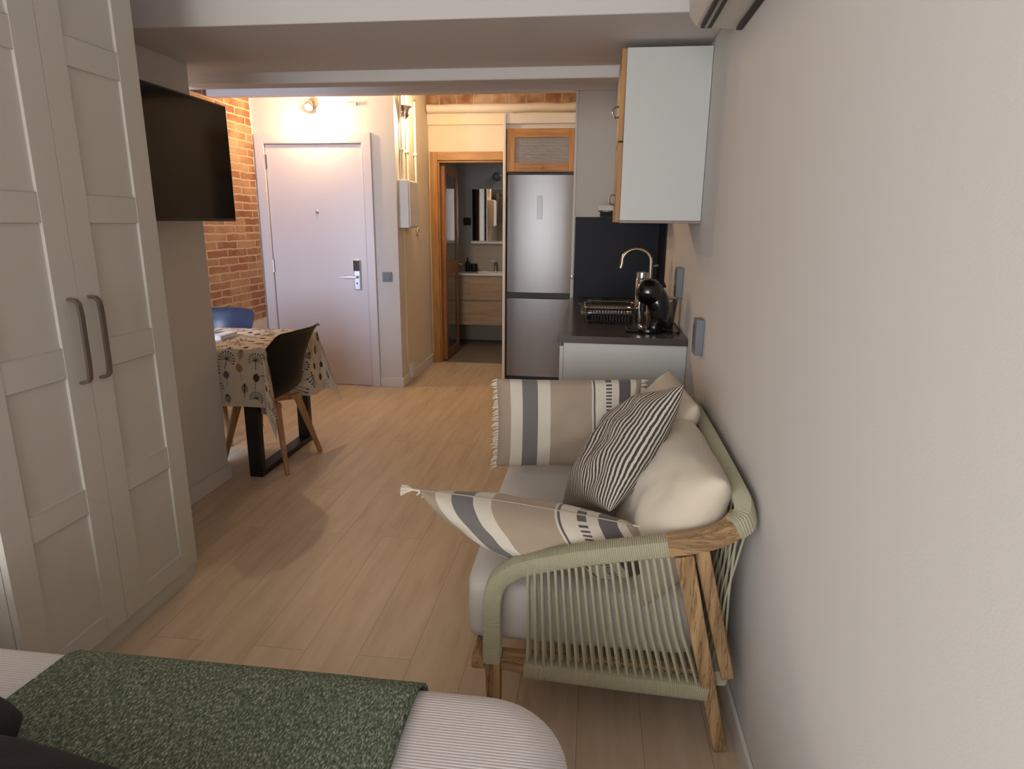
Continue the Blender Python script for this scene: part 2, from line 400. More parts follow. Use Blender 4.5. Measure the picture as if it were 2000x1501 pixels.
# back wall behind the photographer with its window opening
g = G(); g.box(-2.4, -2.28, -3.7, -3.5, 0, 2.75); g.box(-.22, XR + .12, -3.7, -3.5, 0, 2.75); g.box(-2.28, -.22, -3.7, -3.5, 2.38, 2.75); g.box(-2.28, -.22, -3.7, -3.5, 0, .32)
struct('wall_back', g, WALL)
g = G()
for x in (-2.28, -1.28, -.28): g.box(x, x + .06, -3.56, -3.50, .32, 2.38)
g.box(-2.22, -.28, -3.56, -3.50, .32, .38); g.box(-2.22, -.28, -3.56, -3.50, 2.32, 2.38)
struct('window_1', g, WHITE)
struct('wall_left', G().box(-2.46, -2.34, -3.8, -3.2, 0, 2.75).box(-2.46, -2.34, -1.2, 2.3, 0, 2.75).box(-2.46, -2.34, -3.2, -1.2, 0, .45).box(-2.46, -2.34, -3.2, -1.2, 2.45, 2.75), WALL)
g = G()
for y in (-3.2, -2.23, -1.26): g.box(-2.40, -2.34, y, y + .06, .45, 2.45)
g.box(-2.40, -2.34, -3.14, -1.26, .45, .51); g.box(-2.40, -2.34, -3.14, -1.26, 2.39, 2.45)
struct('window_3', g, WHITE)
struct('wall_partition', G().box(-2.34, -2.06, 2.28, 3.265, 0, 2.207), WALL)
g = G().box(-2.06, -2.047, 2.28, 3.279, 0, .09); g.box(-2.34, -2.06, 3.265, 3.279, 0, .09)
struct('baseboard_partition', g, BASEB, .003)
g = G(); g.box(-2.93, -2.88, 2.28, 2.40, 0, 2.75); g.box(-2.42, -2.34, 2.28, 2.40, 0, 2.75); g.box(-2.88, -2.42, 2.28, 2.40, 0, .7); g.box(-2.88, -2.42, 2.28, 2.40, 2.0, 2.75)
struct('wall_alcove', g, WALL)
struct('window_2', G().box(-2.88, -2.84, 2.34, 2.40, .7, 2.0).box(-2.46, -2.42, 2.34, 2.40, .7, 2.0).box(-2.84, -2.46, 2.34, 2.40, .7, .74).box(-2.84, -2.46, 2.34, 2.40, 1.96, 2.0), WHITE)
struct('wall_brick', G().box(XL - .12, XL, 2.28, 5.62, 0, 2.9), BRICK)
struct('ceiling', G().box(-2.46, XR, -3.8, 2.68, 2.58, 2.7), CEIL)
struct('ceiling_soffit', G().box(XL, XR, 2.68, 3.48, 2.207, 2.8), CEIL, .004)
struct('trim_1', G().box(XL, XR, 3.48, 3.60, 2.152, 2.8), CEIL, .006)
struct('trim_2', G().box(XL, XR, 4.85, 4.95, 2.352, 2.8), CEIL, .006)
struct('ceiling_hall', G().box(XL, XR, 3.60, 4.85, 2.74, 2.85).box(XL, XR, 4.95, 6.75, 2.74, 2.85), CEIL)
# entrance wall with the doorway
g = G(); g.box(XL, -2.845, YD, YD + .14, 0, 2.8); g.box(-1.965, -1.69, YD, YD + .14, 0, 2.8); g.box(-2.845, -1.965, YD, YD + .14, 2.095, 2.8)
struct('wall_entrance', g, WALL)
struct('wall_pillar', G().box(-1.83, -1.69, YD + .14, YB + .14, 0, 2.8), CREAMP)
g = G(); g.box(-1.69, -1.605, YB, YB + .1, 0, 2.8); g.box(-1.605, -.905, YB, YB + .1, 2.052, 2.8); g.box(-.905, .46, YB, YB + .1, 0, 2.8)
struct('wall_bathroom_side', g, CREAMP)
struct('baseboard_entrance', G().box(-1.892, -1.676, YD - .014, YD, 0, .09).box(-1.69, -1.676, YD, YB, 0, .09), BASEB, .003)
# rough lintel with a row of old bricks above it
def lint(u, v):
    x = -1.68 + 1.50 * u; n = noise.noise(Vector((x * 5, 1, v * 2))) * .008
    a = v * 2 * PI; return Vector((x, 6.575 + .055 * math.cos(a), 2.525 + (.042 + n) * math.sin(a)))
struct('trim_3', G().grid(lint, 60, 20), ROUGHP, smooth=True)
struct('trim_4', G().box(-1.69, -.16, 6.56, 6.615, 2.55, 2.76), brick_mat('header_brick', .17, .12, False, .075))
struct('trim_5', G().box(-1.69, -.84, 6.588, YB, 2.38, 2.484), CREAMP, .003)
# kitchen end wall and niche panels
struct('wall_kitchen', G().box(-.162, XR, 4.88, 5.0, 0, 2.75), WALL)
struct('wall_niche', G().box(-.178, -.162, 4.87, YB, 0, 2.75), WHITE)

# ------------------------------------------------------------------ entrance door (door_1)
g = G(); g.box(-2.915, -2.845, YD - .022, YD + .0, 0, 2.172); g.box(-1.965, -1.893, YD - .022, YD, 0, 2.172); g.box(-2.845, -1.965, YD - .022, YD, 2.095, 2.172)
g.box(-2.845, -2.835, YD - .022, YD + .06, 0, 2.095); g.box(-1.975, -1.965, YD - .022, YD + .06, 0, 2.095); g.box(-2.835, -1.975, YD - .022, YD + .06, 2.087, 2.095)
struct('trim_6', g, DOORW, .003)
d1 = G().box(-2.830, -1.979, YD - .005, YD + .04, .006, 2.083).build('door_1', DOORW, None, .002); d1['kind'] = 'structure'
for z in (1.90, 1.02):
    G().cyl((-2.832, YD - .012, z - .01), (-2.832, YD - .012, z + .10), .009, n=12).box(-2.835, -2.822, YD - .009, YD - .004, z - .01, z + .10).build('hinge', BRUSH, d1)
G().lathe((-2.40, YD - .006, 1.53), [(.001, -.006), (.010, -.006), (.014, -.002), (.014, .004)], 20, 'y').build('peephole', BRUSH, d1, smooth=True)
lk = G().box(-2.095, -2.03, YD - .028, YD - .005, .868, 1.132).build('smart_lock', mat('satin_silver', (205, 208, 214), .35, .4), d1, .012, seg=4); lk['label'] = 'silver keypad lock plate with a black top'
G().box(-2.090, -2.035, YD - .031, YD - .027, 1.035, 1.126).build('keypad', GLOSSB, lk, .008)
G().cyl((-2.062, YD - .07, .985), (-2.062, YD - .028, .985), .012).beam((-2.05, YD - .068, .985), (-2.20, YD - .068, .985), .018, .02).build('lever_handle', mat('satin_silver', (0, 0, 0)), lk, .004)
G().lathe((-2.062, YD - .029, .93), [(.001, -.003), (.007, -.003), (.008, .002)], 12, 'y').build('keyhole', BLACKM, lk)

def wall_plate(name, label, c, nrm, wv, hv, two=False, n=1):
    """flush plate: c centre, nrm 'x-' faces -X, 'y-' faces -Y"""
    t = thing(name, label, name.replace('_', ' ').replace('light ', ''), c)
    for k in range(1):
        if nrm == 'x-':
            G().box(c[0] - .034, c[0], c[1] - wv / 2, c[1] + wv / 2, c[2] - hv / 2, c[2] + hv / 2).build('frame', GREYP, t, .003)
        else:
            G().box(c[0] - wv / 2, c[0] + wv / 2, c[1] - .012, c[1], c[2] - hv / 2, c[2] + hv / 2).build('frame', GREYP, t, .003)
    for k in range(n):
        o = (k - (n - 1) / 2) * hv / n
        w2, h2 = wv * .33, hv / n * .33 if n > 1 else hv * .33
        if nrm == 'x-': G().box(c[0] - .037, c[0] - .033, c[1] - w2, c[1] + w2, c[2] + o - h2, c[2] + o + h2).build('insert', GREYD, t, .002)
        else: G().box(c[0] - w2, c[0] + w2, c[1] - .016, c[1] - .010, c[2] + o - h2, c[2] + o + h2).build('insert', GREYD, t, .002)
    return t
wall_plate('light_switch', 'grey square light switch on the white wall right of the entrance door', (-1.795, YD, .988), 'y-', .085, .085)
wall_plate('power_socket', 'grey double power socket on the right wall above the kitchen counter', (XR, 3.53, 1.155), 'x-', .09, .155, n=2)
wall_plate('light_switch', 'grey switch plate on the right wall between sofa and counter', (XR, 2.765, .995), 'x-', .085, .15, n=1)

# ------------------------------------------------------------------ wall spotlights, pipes, fuse box on the pillar
t = thing('wall_spotlight', 'lit warm spotlight on the wall above the entrance door', 'lamp', (-2.37, YD, 2.40))
G().lathe((-2.37, YD - .012, 2.41), [(.035, -.008), (.04, 0), (.04, .012)], 24, 'y').build('wall_base', BRUSH, t, smooth=True)
G().tube([(-2.37, YD - .015, 2.41), (-2.37, YD - .05, 2.405), (-2.37, YD - .08, 2.385)], .006, 8).build('arm', BRUSH, t)
G().tube([(-2.37, YD - .07, 2.40), (-2.37, YD - .10, 2.375), (-2.37, YD - .12, 2.352)], [.018, .028, .034], 20, cap=False).build('lamp_shade', BRUSH, t, smooth=True, solid=.002)
G().lathe((-2.37, YD - .105, 2.372), [(.004, -.02), (.018, -.014), (.02, 0), (.012, .016), (.003, .02)], 16, 'z').build('bulb', BULB, t, smooth=True)
G().cyl((-2.12, YD - .02, 2.395), (-2.02, YD - .02, 2.39), .012, n=14).box(-2.02, -2.0, YD - .03, YD, 2.38, 2.402).build('junction_bar', WHITE, None); tag(bpy.data.objects['junction_bar'], 'small white bar fitting high on the wall right of the lit spotlight', 'fitting')
t = thing('wall_sconce', 'lit half-cone wall sconce at the top of the pillar side', 'lamp', (-1.69, 5.66, 2.34))
G().tube([(-1.645, 5.66, 2.30), (-1.635, 5.66, 2.33), (-1.625, 5.66, 2.40)], [.012, .028, .05], 20, cap=False).build('lamp_shade', BRUSH, t, smooth=True, solid=.002)
G().cyl((-1.69, 5.66, 2.33), (-1.65, 5.66, 2.33), .02, n=16).build('wall_base', WHITE, t)
G().lathe((-1.628, 5.66, 2.37), [(.004, -.02), (.018, -.014), (.02, 0), (.012, .016), (.003, .02)], 16, 'z').build('bulb', BULB, t, smooth=True)
for i, (y, z0, z1, lb) in enumerate(((5.63, 1.81, 2.74, 'white conduit pipe nearest the pillar corner, running down into the fuse box'), (5.80, 1.81, 2.60, 'white conduit pipe in the middle above the fuse box'), (6.06, 1.81, 2.50, 'white conduit pipe farthest from the pillar corner above the fuse box'))):
    t = thing('conduit_pipe', lb, 'pipe', (-1.69, y, z0), 'conduit pipes on the pillar')
    G().cyl((-1.672, y, z0), (-1.672, y, z1), .011, n=12).build('pipe', WHITE, t, smooth=True)
    G().box(-1.69, -1.656, y - .016, y + .016, 2.04, 2.062).build('clip', WHITE, t, .004)
t = thing('fuse_box', 'white fuse box with a side door fixed to the pillar', 'fuse box', (-1.69, 5.68, 1.60))
G().box(-1.69, -1.60, 5.545, 5.84, 1.405, 1.80).build('housing', WHITE, t, .004)
G().box(-1.60, -1.588, 5.555, 5.83, 1.415, 1.79).build('door', WHITE, t, .003)
G().box(-1.588, -1.583, 5.57, 5.59, 1.58, 1.64).build('latch', WHITE, t, .002)
t = thing('entry_bell', 'small round cream bell on the pillar below the fuse box', 'bell', (-1.69, 6.12, 1.37))
G().tube(arc((-1.677, 6.12, 1.37), .034, 0, 360, 28, 'yz'), .008, 8).build('ring', mat('bell_cream', (205, 190, 160), .5), t, smooth=True)
G().lathe((-1.69, 6.12, 1.37), [(.020, 0), (.018, .012), (.005, .016)], 20, 'x').build('dome', mat('bell_cream', (0, 0, 0)), t, smooth=True)
tag(G().box(-1.69, -1.678, 5.665, 5.69, .17, 1.40).build('cable_channel', CREAMP, None, .002), 'thin cream cable channel running down the pillar to a socket', 'cable channel')
t = thing('junction_box', 'white junction box low on the pillar above the baseboard', 'box', (-1.69, 5.75, .12))
G().box(-1.69, -1.65, 5.70, 5.80, .045, .175).build('cover', WHITE, t, .004)
G().cyl((-1.652, 5.75, .11), (-1.646, 5.75, .11), .02, n=18).build('knockout', WHITE, t)

# ------------------------------------------------------------------ bathroom seen through the oak doorway
struct('floor_bathroom', G().box(-1.83, .3, 6.64, 8.15, -.1, 0), BTILE)
struct('wall_bathroom_far', G().box(-1.9, .4, 8.04, 8.14, 0, 1.19), BWTILE)
struct('wall_bathroom_upper', G().box(-1.9, .4, 8.04, 8.14, 1.19, 2.6), BWALL)
struct('wall_bathroom_left', G().box(-1.83, -1.71, 6.76, 8.04, 0, 2.6), BWALL)
struct('wall_bathroom_right', G().box(.2, .3, 6.72, 8.04, 0, 2.6), BWALL)
struct('ceiling_bathroom', G().box(-1.83, .3, 6.72, 8.14, 2.5, 2.6), BWALL)
g = G(); g.box(-1.676, -1.598, YB - .024, YB, 0, 2.132); g.box(-.912, -.836, YB - .024, YB, 0, 2.132); g.box(-1.598, -.912, YB - .024, YB, 2.052, 2.132, 1)
g.box(-1.605, -1.585, YB, YB + .1, 0, 2.052); g.box(-.925, -.905, YB, YB + .1, 0, 2.052); g.box(-1.585, -.925, YB, YB + .1, 2.032, 2.052, 1)
o = struct('trim_7', g, [HONEY, HONEYX], .003)
d2 = bpy.data.objects.new('door_2', None); C.objects.link(d2); d2['kind'] = 'structure'; d2['_o'] = (0, 0, 0)
g = G(); y0, y1, xa, xb = 6.70, 7.34, -1.585, -1.548
g.box(xa, xb, y0, y0 + .07, .01, 2.028); g.box(xa, xb, y1 - .07, y1, .01, 2.028)
for z0, z1 in ((.01, .10), (.90, 1.05), (1.93, 2.028)): g.box(xa, xb, y0 + .07, y1 - .07, z0, z1)
g.build('door_frame', oak('bath_door_oak', (120, 74, 36), (164, 104, 52)), d2, .003)
G().box(-1.570, -1.563, y0 + .065, y1 - .065, .095, .905).box(-1.570, -1.563, y0 + .065, y1 - .065, 1.045, 1.935).build('glass_pane', SMOKE, d2)
h = G(); h.cyl((xb, y1 - .035, 1.0), (xb + .05, y1 - .035, 1.0), .01, n=12); h.beam((xb + .045, y1 - .03, 1.0), (xb + .045, y1 - .14, 1.0), .014, .014); h.build('door_handle', CHROME, d2, .003)
t = thing('vanity_cabinet', 'wall-hung oak vanity with white basin top in the bathroom', 'vanity', (-1.2, 7.82, .25))
G().box(-1.62, -.70, 7.605, 8.035, .255, .845).build('body', VANO, t)
for a, b in ((.262, .545), (.56, .84)): G().box(-1.62, -.70, 7.588, 7.604, a, b).build('drawer', VANO, t, .002)
g = G(); g.box(-1.63, -.69, 7.575, 8.038, .846, .872)
g.build('basin_top', CERAM, t, .006)
G().tube([(-1.21 + .2 * math.cos(a * PI / 12), 7.80 + .13 * math.sin(a * PI / 12), .874) for a in range(25)], .005, 6).build('basin_rim', CERAM, t)
t = thing('basin_tap', 'dark chrome mixer tap on the bathroom basin', 'tap', (-1.215, 7.96, .872))
G().cyl((-1.215, 7.96, .872), (-1.215, 7.96, .99), .018, .016).build('body', BRUSH, t, smooth=True)
G().tube([(-1.215, 7.96, .975), (-1.215, 7.90, .97), (-1.215, 7.86, .955)], .012, 10).build('spout', BRUSH, t, smooth=True)
G().beam((-1.215, 7.96, .993), (-1.29, 7.955, 1.01), .014, .01).build('lever', BRUSH, t, .003)
t = thing('soap_dispenser', 'tall black pump soap dispenser on the bathroom vanity', 'soap dispenser', (-1.555, 7.9, .872))
G().lathe((-1.555, 7.9, .872), [(.030, 0), (.032, .01), (.032, .10), (.022, .115), (.010, .12), (.010, .14)], 20).build('bottle', BLACKP, t, smooth=True)
G().cyl((-1.555, 7.9, 1.01), (-1.555, 7.9, 1.035), .005).beam((-1.555, 7.9, 1.036), (-1.555, 7.86, 1.032), .014, .008).build('pump', BLACKP, t)
tag(G().lathe((-1.475, 7.9, .872), [(.038, 0), (.042, .01), (.042, .088), (.038, .095), (.034, .095), (.034, .02)], 24).build('toothbrush_cup', BLACKP, None, smooth=True), 'short black cup beside the soap dispenser on the vanity', 'cup')
t = thing('wall_mirror', 'frameless mirror with white shelf edge above the bathroom vanity', 'mirror', (-1.2, 8.03, 1.5))
G().box(-1.52, -.78, 8.015, 8.039, 1.235, 1.855).build('mirror_cabinet', WHITE, t, .002)
G().box(-1.515, -.785, 8.011, 8.015, 1.24, 1.85).build('glass', MIRROR, t)
G().box(-1.53, -.77, 7.985, 8.039, 1.205, 1.233).build('shelf', WHITE, t, .003)
t = thing('bathroom_lamp', 'round grey wall lamp above the bathroom mirror', 'lamp', (-1.21, 8.04, 1.99))
G().lathe((-1.21, 8.04, 1.99), [(.05, 0), (.05, -.02), (.035, -.03)], 24, 'y').build('backplate', BRUSH, t, smooth=True)
G().lathe((-1.21, 8.0, 1.99), [(.02, 0), (.045, -.02), (.05, -.045), (.035, -.08), (.01, -.09)], 24, 'y').build('globe', mat('lamp_glass_grey', (92, 92, 92), .2), t, smooth=True)
t = thing('wall_socket', 'black square socket on the bathroom wall left of the mirror', 'power socket', (-1.58, 8.04, 1.47))
G().box(-1.625, -1.535, 8.025, 8.039, 1.425, 1.515).build('frame', BLACKP, t, .004)
G().lathe((-1.58, 8.026, 1.47), [(.03, 0), (.028, -.004), (.02, 0)], 20, 'y').build('insert', BLACKP, t)

# ------------------------------------------------------------------ fridge niche
t = thing('fridge_surround', 'white tall panel frame around the steel fridge', 'panel', (-.5, 6.2, 0))
G().box(-.838, -.814, 5.895, YB - .03, 0, 2.37).build('side_panel', WHITE, t, .002)
G().box(-.814, -.18, 5.905, 5.93, 2.29, 2.372).build('top_panel', WHITE, t, .002)
G().box(-.814, -.18, 5.935, 5.95, 2.25, 2.29).build('filler_strip', WHITE, t, .002)
t = thing('fridge_freezer', 'tall stainless steel fridge freezer between bathroom door and kitchen', 'fridge', (-.51, 6.2, 0))
G().box(-.803, -.212, 5.965, 6.56, .03, 1.87).build('body', mat('fridge_side', (120, 120, 122), .4), t, .004)
for nm, z0, z1 in (('freezer_door', .045, .782), ('fridge_door', .834, 1.868)):
    def fd(u, v, z0=z0, z1=z1): return None
    poly = [(-.803, 5.962), (-.803, 5.925)] + [(-.803 + .591 * i / 12, 5.925 - .016 * math.sin(PI * i / 12) ** .6) for i in range(1, 12)] + [(-.212, 5.925), (-.212, 5.962)]
    dr = G().prism(poly, 'z', z0, z1).build(nm, STEEL, t, .003, smooth=True)
    if nm == 'fridge_door':
        dp = G().box(-.532, -.484, 5.902, 5.909, 1.49, 1.69).build('display', mat('display_grey', (98, 100, 108), .15), dr, .001)
G().box(-.803, -.212, 5.93, 5.963, .784, .832).build('handle_recess', BLACKM, t)
G().box(-.79, -.225, 5.96, 6.5, 0, .045).build('plinth', BLACKM, t)
G().box(-.803, -.212, 5.955, 6.5, 1.872, 1.888).build('vent_gap', BLACKM, t)
t = thing('overhead_cabinet', 'honey oak cabinet with ribbed glass door above the fridge', 'cabinet', (-.5, 6.2, 1.9))
G().box(-.808, -.185, 5.93, 6.56, 1.892, 2.248).build('body', WHITE, t)
dr = G(); X0, X1, Z0, Z1, fw = -.806, -.19, 1.893, 2.247, .072
dr.box(X0, X0 + fw, 5.905, 5.929, Z0, Z1); dr.box(X1 - fw, X1, 5.905, 5.929, Z0, Z1); dr.box(X0 + fw, X1 - fw, 5.905, 5.929, Z0, Z0 + fw, 1); dr.box(X0 + fw, X1 - fw, 5.905, 5.929, Z1 - fw, Z1, 1)
dr = dr.build('door', [HONEY, HONEYX], t, .002)
G().box(X0 + fw - .003, X1 - fw + .003, 5.914, 5.920, Z0 + fw - .003, Z1 - fw + .003).build('glass_pane', RGL, dr)
G().lathe((-.5, 5.905, Z0 + .035), [(.006, 0), (.006, -.012), (.013, -.018), (.012, -.026), (.004, -.03)], 20, 'y').build('knob', HONEY, dr, smooth=True)
t = thing('panel_hook', 'tiny metal hook on the edge of the panel right of the fridge', 'hook', (-.17, 4.87, 1.07))
G().tube(arc((-.17, 4.853, 1.065), .011, 0, 360, 16), .003, 6).build('ring', CHROME, t)
G().cyl((-.17, 4.869, 1.075), (-.17, 4.85, 1.075), .004, n=8).build('pin', CHROME, t)

# ------------------------------------------------------------------ kitchen
t = thing('base_cabinet', 'white kitchen base unit with a plain end panel behind the sofa', 'cabinet', (.15, 4, 0))
G().box(-.14, XR - .002, 3.165, 3.185, 0, .878).build('end_panel', KWHITE, t, .001)
G().box(-.135, XR - .002, 3.186, 4.878, .08, .876).build('carcass', KWHITE, t)
G().box(-.09, XR - .01, 3.186, 4.878, 0, .08).build('plinth', KWHITE, t)
y = 3.17
for i, wd in enumerate((.595, .55, .55)):
    hgt = ((.09, .86),) if i else ((.09, .52), (.53, .86))
    for a, b in hgt:
        dr = G().box(-.160, -.141, y, y + wd - .006, a, b).build('drawer' if not i else 'door', KWHITE, t, .002)
        G().box(-.163, -.160, y + .02, y + wd - .03, b - .014, b - .004).build('handle', BRUSH, dr)
    y += wd
g = G(); sx0, sx1, sy0, sy1 = -.05, .25, 4.02, 4.36
g.box(-.172, sx0, 3.15, 4.879, .880, .915); g.box(sx1, XR - .001, 3.15, 4.879, .880, .915); g.box(sx0, sx1, 3.15, sy0, .880, .915); g.box(sx0, sx1, sy1, 4.879, .880, .915)
tag(g.build('worktop', COUNT, None), 'dark grey polished stone worktop on the white base unit', 'worktop')
g = G().box(-.155, .4545, 4.868, 4.879, .916, 1.50)
t = thing('splashback', 'black stone splashback on the wall behind the hob', 'splashback', (.2, 4.87, .92))
g.build('rear_panel', SPLASH, t); G().box(.02, .4545, 4.868, 4.879, 1.501, 1.57).build('upper_panel', SPLASH, t); G().box(.4485, .4595, 4.42, 4.867, .916, 1.49).build('side_panel', SPLASH, t)
t = thing('induction_hob', 'black glass hob set in the far end of the worktop', 'hob', (.1, 4.7, .915))
G().box(-.11, .36, 4.50, 4.80, .9155, .921).build('glass_top', HOBG, t, .001)
for x, y, r in ((0, 4.58, .07), (0, 4.72, .05), (.2, 4.65, .09)):
    G().tube([(x + r * math.cos(a * PI / 16), y + r * math.sin(a * PI / 16), .9215) for a in range(33)], .0012, 4).build('cooking_zone', GREYP, t)
t = thing('kitchen_sink', 'stainless steel sink set in the dark worktop', 'sink', (.1, 4.2, .915))
g = G(); rr = .05
def rrect(x0, x1, y0, y1, r, z, n=6):
    out = []
    for cx, cy, a0 in ((x1 - r, y1 - r, 0), (x0 + r, y1 - r, 90), (x0 + r, y0 + r, 180), (x1 - r, y0 + r, 270)):
        for i in range(n + 1):
            a = math.radians(a0 + 90 * i / n); out.append((cx + r * math.cos(a), cy + r * math.sin(a), z))
    return out
rings = [rrect(sx0 - .03, sx1 + .03, sy0 - .03, sy1 + .03, .06, .9155), rrect(sx0 - .028, sx1 + .028, sy0 - .028, sy1 + .028, .06, .921), rrect(sx0 + .005, sx1 - .005, sy0 + .005, sy1 - .005, .05, .920), rrect(sx0 + .012, sx1 - .012, sy0 + .012, sy1 - .012, .05, .91), rrect(sx0 + .02, sx1 - .02, sy0 + .02, sy1 - .02, .05, .78)]
n = len(rings[0]); g.add([p for r_ in rings for p in r_], [(i * n + k, i * n + (k + 1) % n, (i + 1) * n + (k + 1) % n, (i + 1) * n + k) for i in range(4) for k in range(n)] + [tuple(4 * n + k for k in range(n))])
g.build('basin', SINKS, t, smooth=True, recalc=False, solid=.001)
G().cyl((.1, 4.19, .7805), (.1, 4.19, .784), .035).build('drain', CHROME, t)
t = thing('kitchen_tap', 'tall gooseneck kitchen tap curving over the sink', 'tap', (.345, 4.15, .915))
bx, by = .345, 4.15
pth = [(bx, by, .915), (bx, by, 1.0), (bx, by, 1.22)] + [(bx - .09 + .09 * math.cos(a), by, 1.225 + .078 * math.sin(a)) for a in [PI * i / 14 for i in range(1, 14)]] + [(bx - .178, by, 1.215), (bx - .186, by, 1.185)]
G().tube(pth, .011, 14).build('spout', TAPM, t, smooth=True)
G().lathe((bx, by, .9155), [(.026, 0), (.026, .006), (.018, .012), (.018, .07), (.012, .075)], 24).build('base', TAPM, t, smooth=True)
G().tube([(bx + .015, by, 1.20), (bx + .045, by, 1.205)], .008, 10).build('lever', TAPM, t, smooth=True)
# dish rack
t = thing('dish_rack', 'black wire dish rack with chrome rim on the worktop beside the sink', 'dish rack', (.1, 3.75, .916))
rx0, rx1, ry0, ry1 = -.035, .225, 3.60, 3.90
G().tube(rrect(rx0 - .012, rx1 + .012, ry0 - .012, ry1 + .012, .05, 1.0) + [rrect(rx0 - .012, rx1 + .012, ry0 - .012, ry1 + .012, .05, 1.0)[0]], .0055, 8).build('chrome_rim', mat('brass_chrome', (190, 172, 140), .2, 1), t, smooth=True)
g = G()
for z in (.925, .958, .99): 
    q = rrect(rx0, rx1, ry0, ry1, .04, z); g.tube(q + [q[0]], .003, 6)
for i in range(13):
    x = rx0 + .03 + (rx1 - rx0 - .06) * i / 12
    g.tube([(x, ry0, .99), (x, ry0, .925), (x, ry1, .925), (x, ry1, .99)], .0022, 5)
for j in range(9):
    y = ry0 + .03 + (ry1 - ry0 - .06) * j / 8
    g.tube([(rx0, y, .99), (rx0, y, .925), (rx1, y, .925), (rx1, y, .99)], .0022, 5)
g.build('wire_basket', BLACKM, t)
for x in (rx0 + .02, rx1 - .02):
    for y in (ry0 + .02, ry1 - .02): G().cyl((x, y, .9155), (x, y, .926), .006, n=8).build('rubber_foot', BLACKP, t)
# coffee machine
t = thing('coffee_machine', 'glossy black capsule coffee machine with round head on the worktop end', 'coffee machine', (.30, 3.36, .915))
cx, cy = .30, 3.36
G().lathe((cx - .01, cy, .9155), [(.07, 0), (.078, .006), (.078, .018), (.06, .024)], 32).build('base', GLOSSB, t, smooth=True)
pth = [(cx + .012, cy + .01, .93), (cx + .03, cy + .01, .98), (cx + .035, cy + .01, 1.03), (cx + .022, cy + .01, 1.08), (cx - .0, cy + .005, 1.12), (cx - .022, cy - .0, 1.15)]
G().tube(resample(pth, .008), [.045 + .012 * math.sin(PI * i / 30) for i in range(60)], 24).build('column', GLOSSB, t, smooth=True)
def head(u, v):
    a, b = 2 * PI * u, PI * (v - .5)
    r_ = .066 * math.cos(b); return Vector((cx - .022 + r_ * math.cos(a) * 1.05, cy - .005 + r_ * math.sin(a) * .95, 1.118 + .068 * math.sin(b)))
G().grid(head, 32, 18).build('head', GLOSSB, t, smooth='all')
G().cyl((cx - .05, cy - .01, 1.02), (cx - .05, cy - .01, 1.07), .016).build('nozzle', BLACKP, t)
G().box(cx - .13, cx - .03, cy - .05, cy + .04, .9165, .934).build('drip_tray', BLACKP, t, .006)
G().tube([(cx + .01, cy + .03, 1.178), (cx + .05, cy + .02, 1.165), (cx + .06, cy + .02, 1.14)], .006, 8).build('lever', BLACKP, t, smooth=True)
G().tube([(cx + .05, cy + .02, .92), (cx + .09, cy - .04, .921), (cx + .13, cy - .06, .921), (cx + .145, cy + .02, .922), (cx + .12, cy + .1, .95), (cx + .11, cy + .07, .921), (cx + .06, cy + .1, .921), (cx, cy + .12, .921), (cx - .1, cy + .08, .921), (cx - .12, cy + .0, .921), (cx - .06, cy - .05, .921)], .0045, 8).build('power_cord', BLACKP, t, smooth=True)
t = thing('milk_jug', 'chrome milk frother jug standing behind the coffee machine', 'jug', (.262, 3.62, .915))
G().lathe((.262, 3.66, .9155), [(.034, 0), (.036, .005), (.036, .24), (.030, .25)], 28).build('body', CHROME, t, smooth=True)
G().lathe((.262, 3.66, 1.1655), [(.034, 0), (.034, .028), (.02, .034)], 28).build('lid', CHROME, t, smooth=True)
t = thing('steel_tumbler', 'steel tumbler with a wide clear rim at the wall end of the worktop', 'tumbler', (.405, 3.56, .915))
G().lathe((.405, 3.56, .9155), [(.026, 0), (.03, .01), (.042, .13), (.043, .135), (.040, .13), (.024, .01)], 28).build('cup', BRUSH, t, smooth=True)
G().lathe((.405, 3.56, 1.051), [(.043, 0), (.047, .005), (.047, .018), (.043, .02), (.038, .01)], 28).build('rim', GLASS, t, smooth=True)
# wall cabinet, duct, hood
t = thing('wall_cabinet', 'white upper kitchen cabinet with oak edged doors by the right wall', 'cabinet', (.28, 3.25, 1.47))
G().box(.101, XR - .002, 3.04, 3.46, 1.468, 2.18).build('body', KWHITE, t, .0015)
G().box(.101, XR - .002, 3.042, 3.458, 1.457, 1.467).build('light_pelmet', mat('pelmet_taupe', (140, 124, 116), .5), t)
for (a, b) in ((1.46, 1.80), (1.806, 2.178)):
    dr = G().box(.079, .1005, 3.042, 3.458, a, b).build('door', HONEY, t, .002)
    zc = a + .10 if a < 1.6 else a + .13
    G().tube([(.079, 3.12, zc - .022), (.062, 3.12, zc - .022), (.052, 3.12, zc - .01), (.052, 3.12, zc + .01), (.062, 3.12, zc + .022), (.079, 3.12, zc + .022)], .0045, 8).build('handle', CHROME, dr, smooth=True)
t = thing('extractor_hood', 'slim white extractor hood over the hob', 'extractor hood', (.2, 4.5, 1.53))
G().box(.005, XR - .002, 4.30, 4.75, 1.535, 1.570).build('canopy', KWHITE, t, .003)
G().box(.105, XR - .002, 4.50, 4.86, 2.14, 2.60).box(.16, XR - .002, 4.42, 4.74, 1.571, 2.14).build('duct_cover', KWHITE, t, .002)
G().cyl((.06, 4.38, 1.530), (.06, 4.38, 1.536), .022).build('hood_lamp', mat('lamp_lens', (225, 222, 214), .3), t)

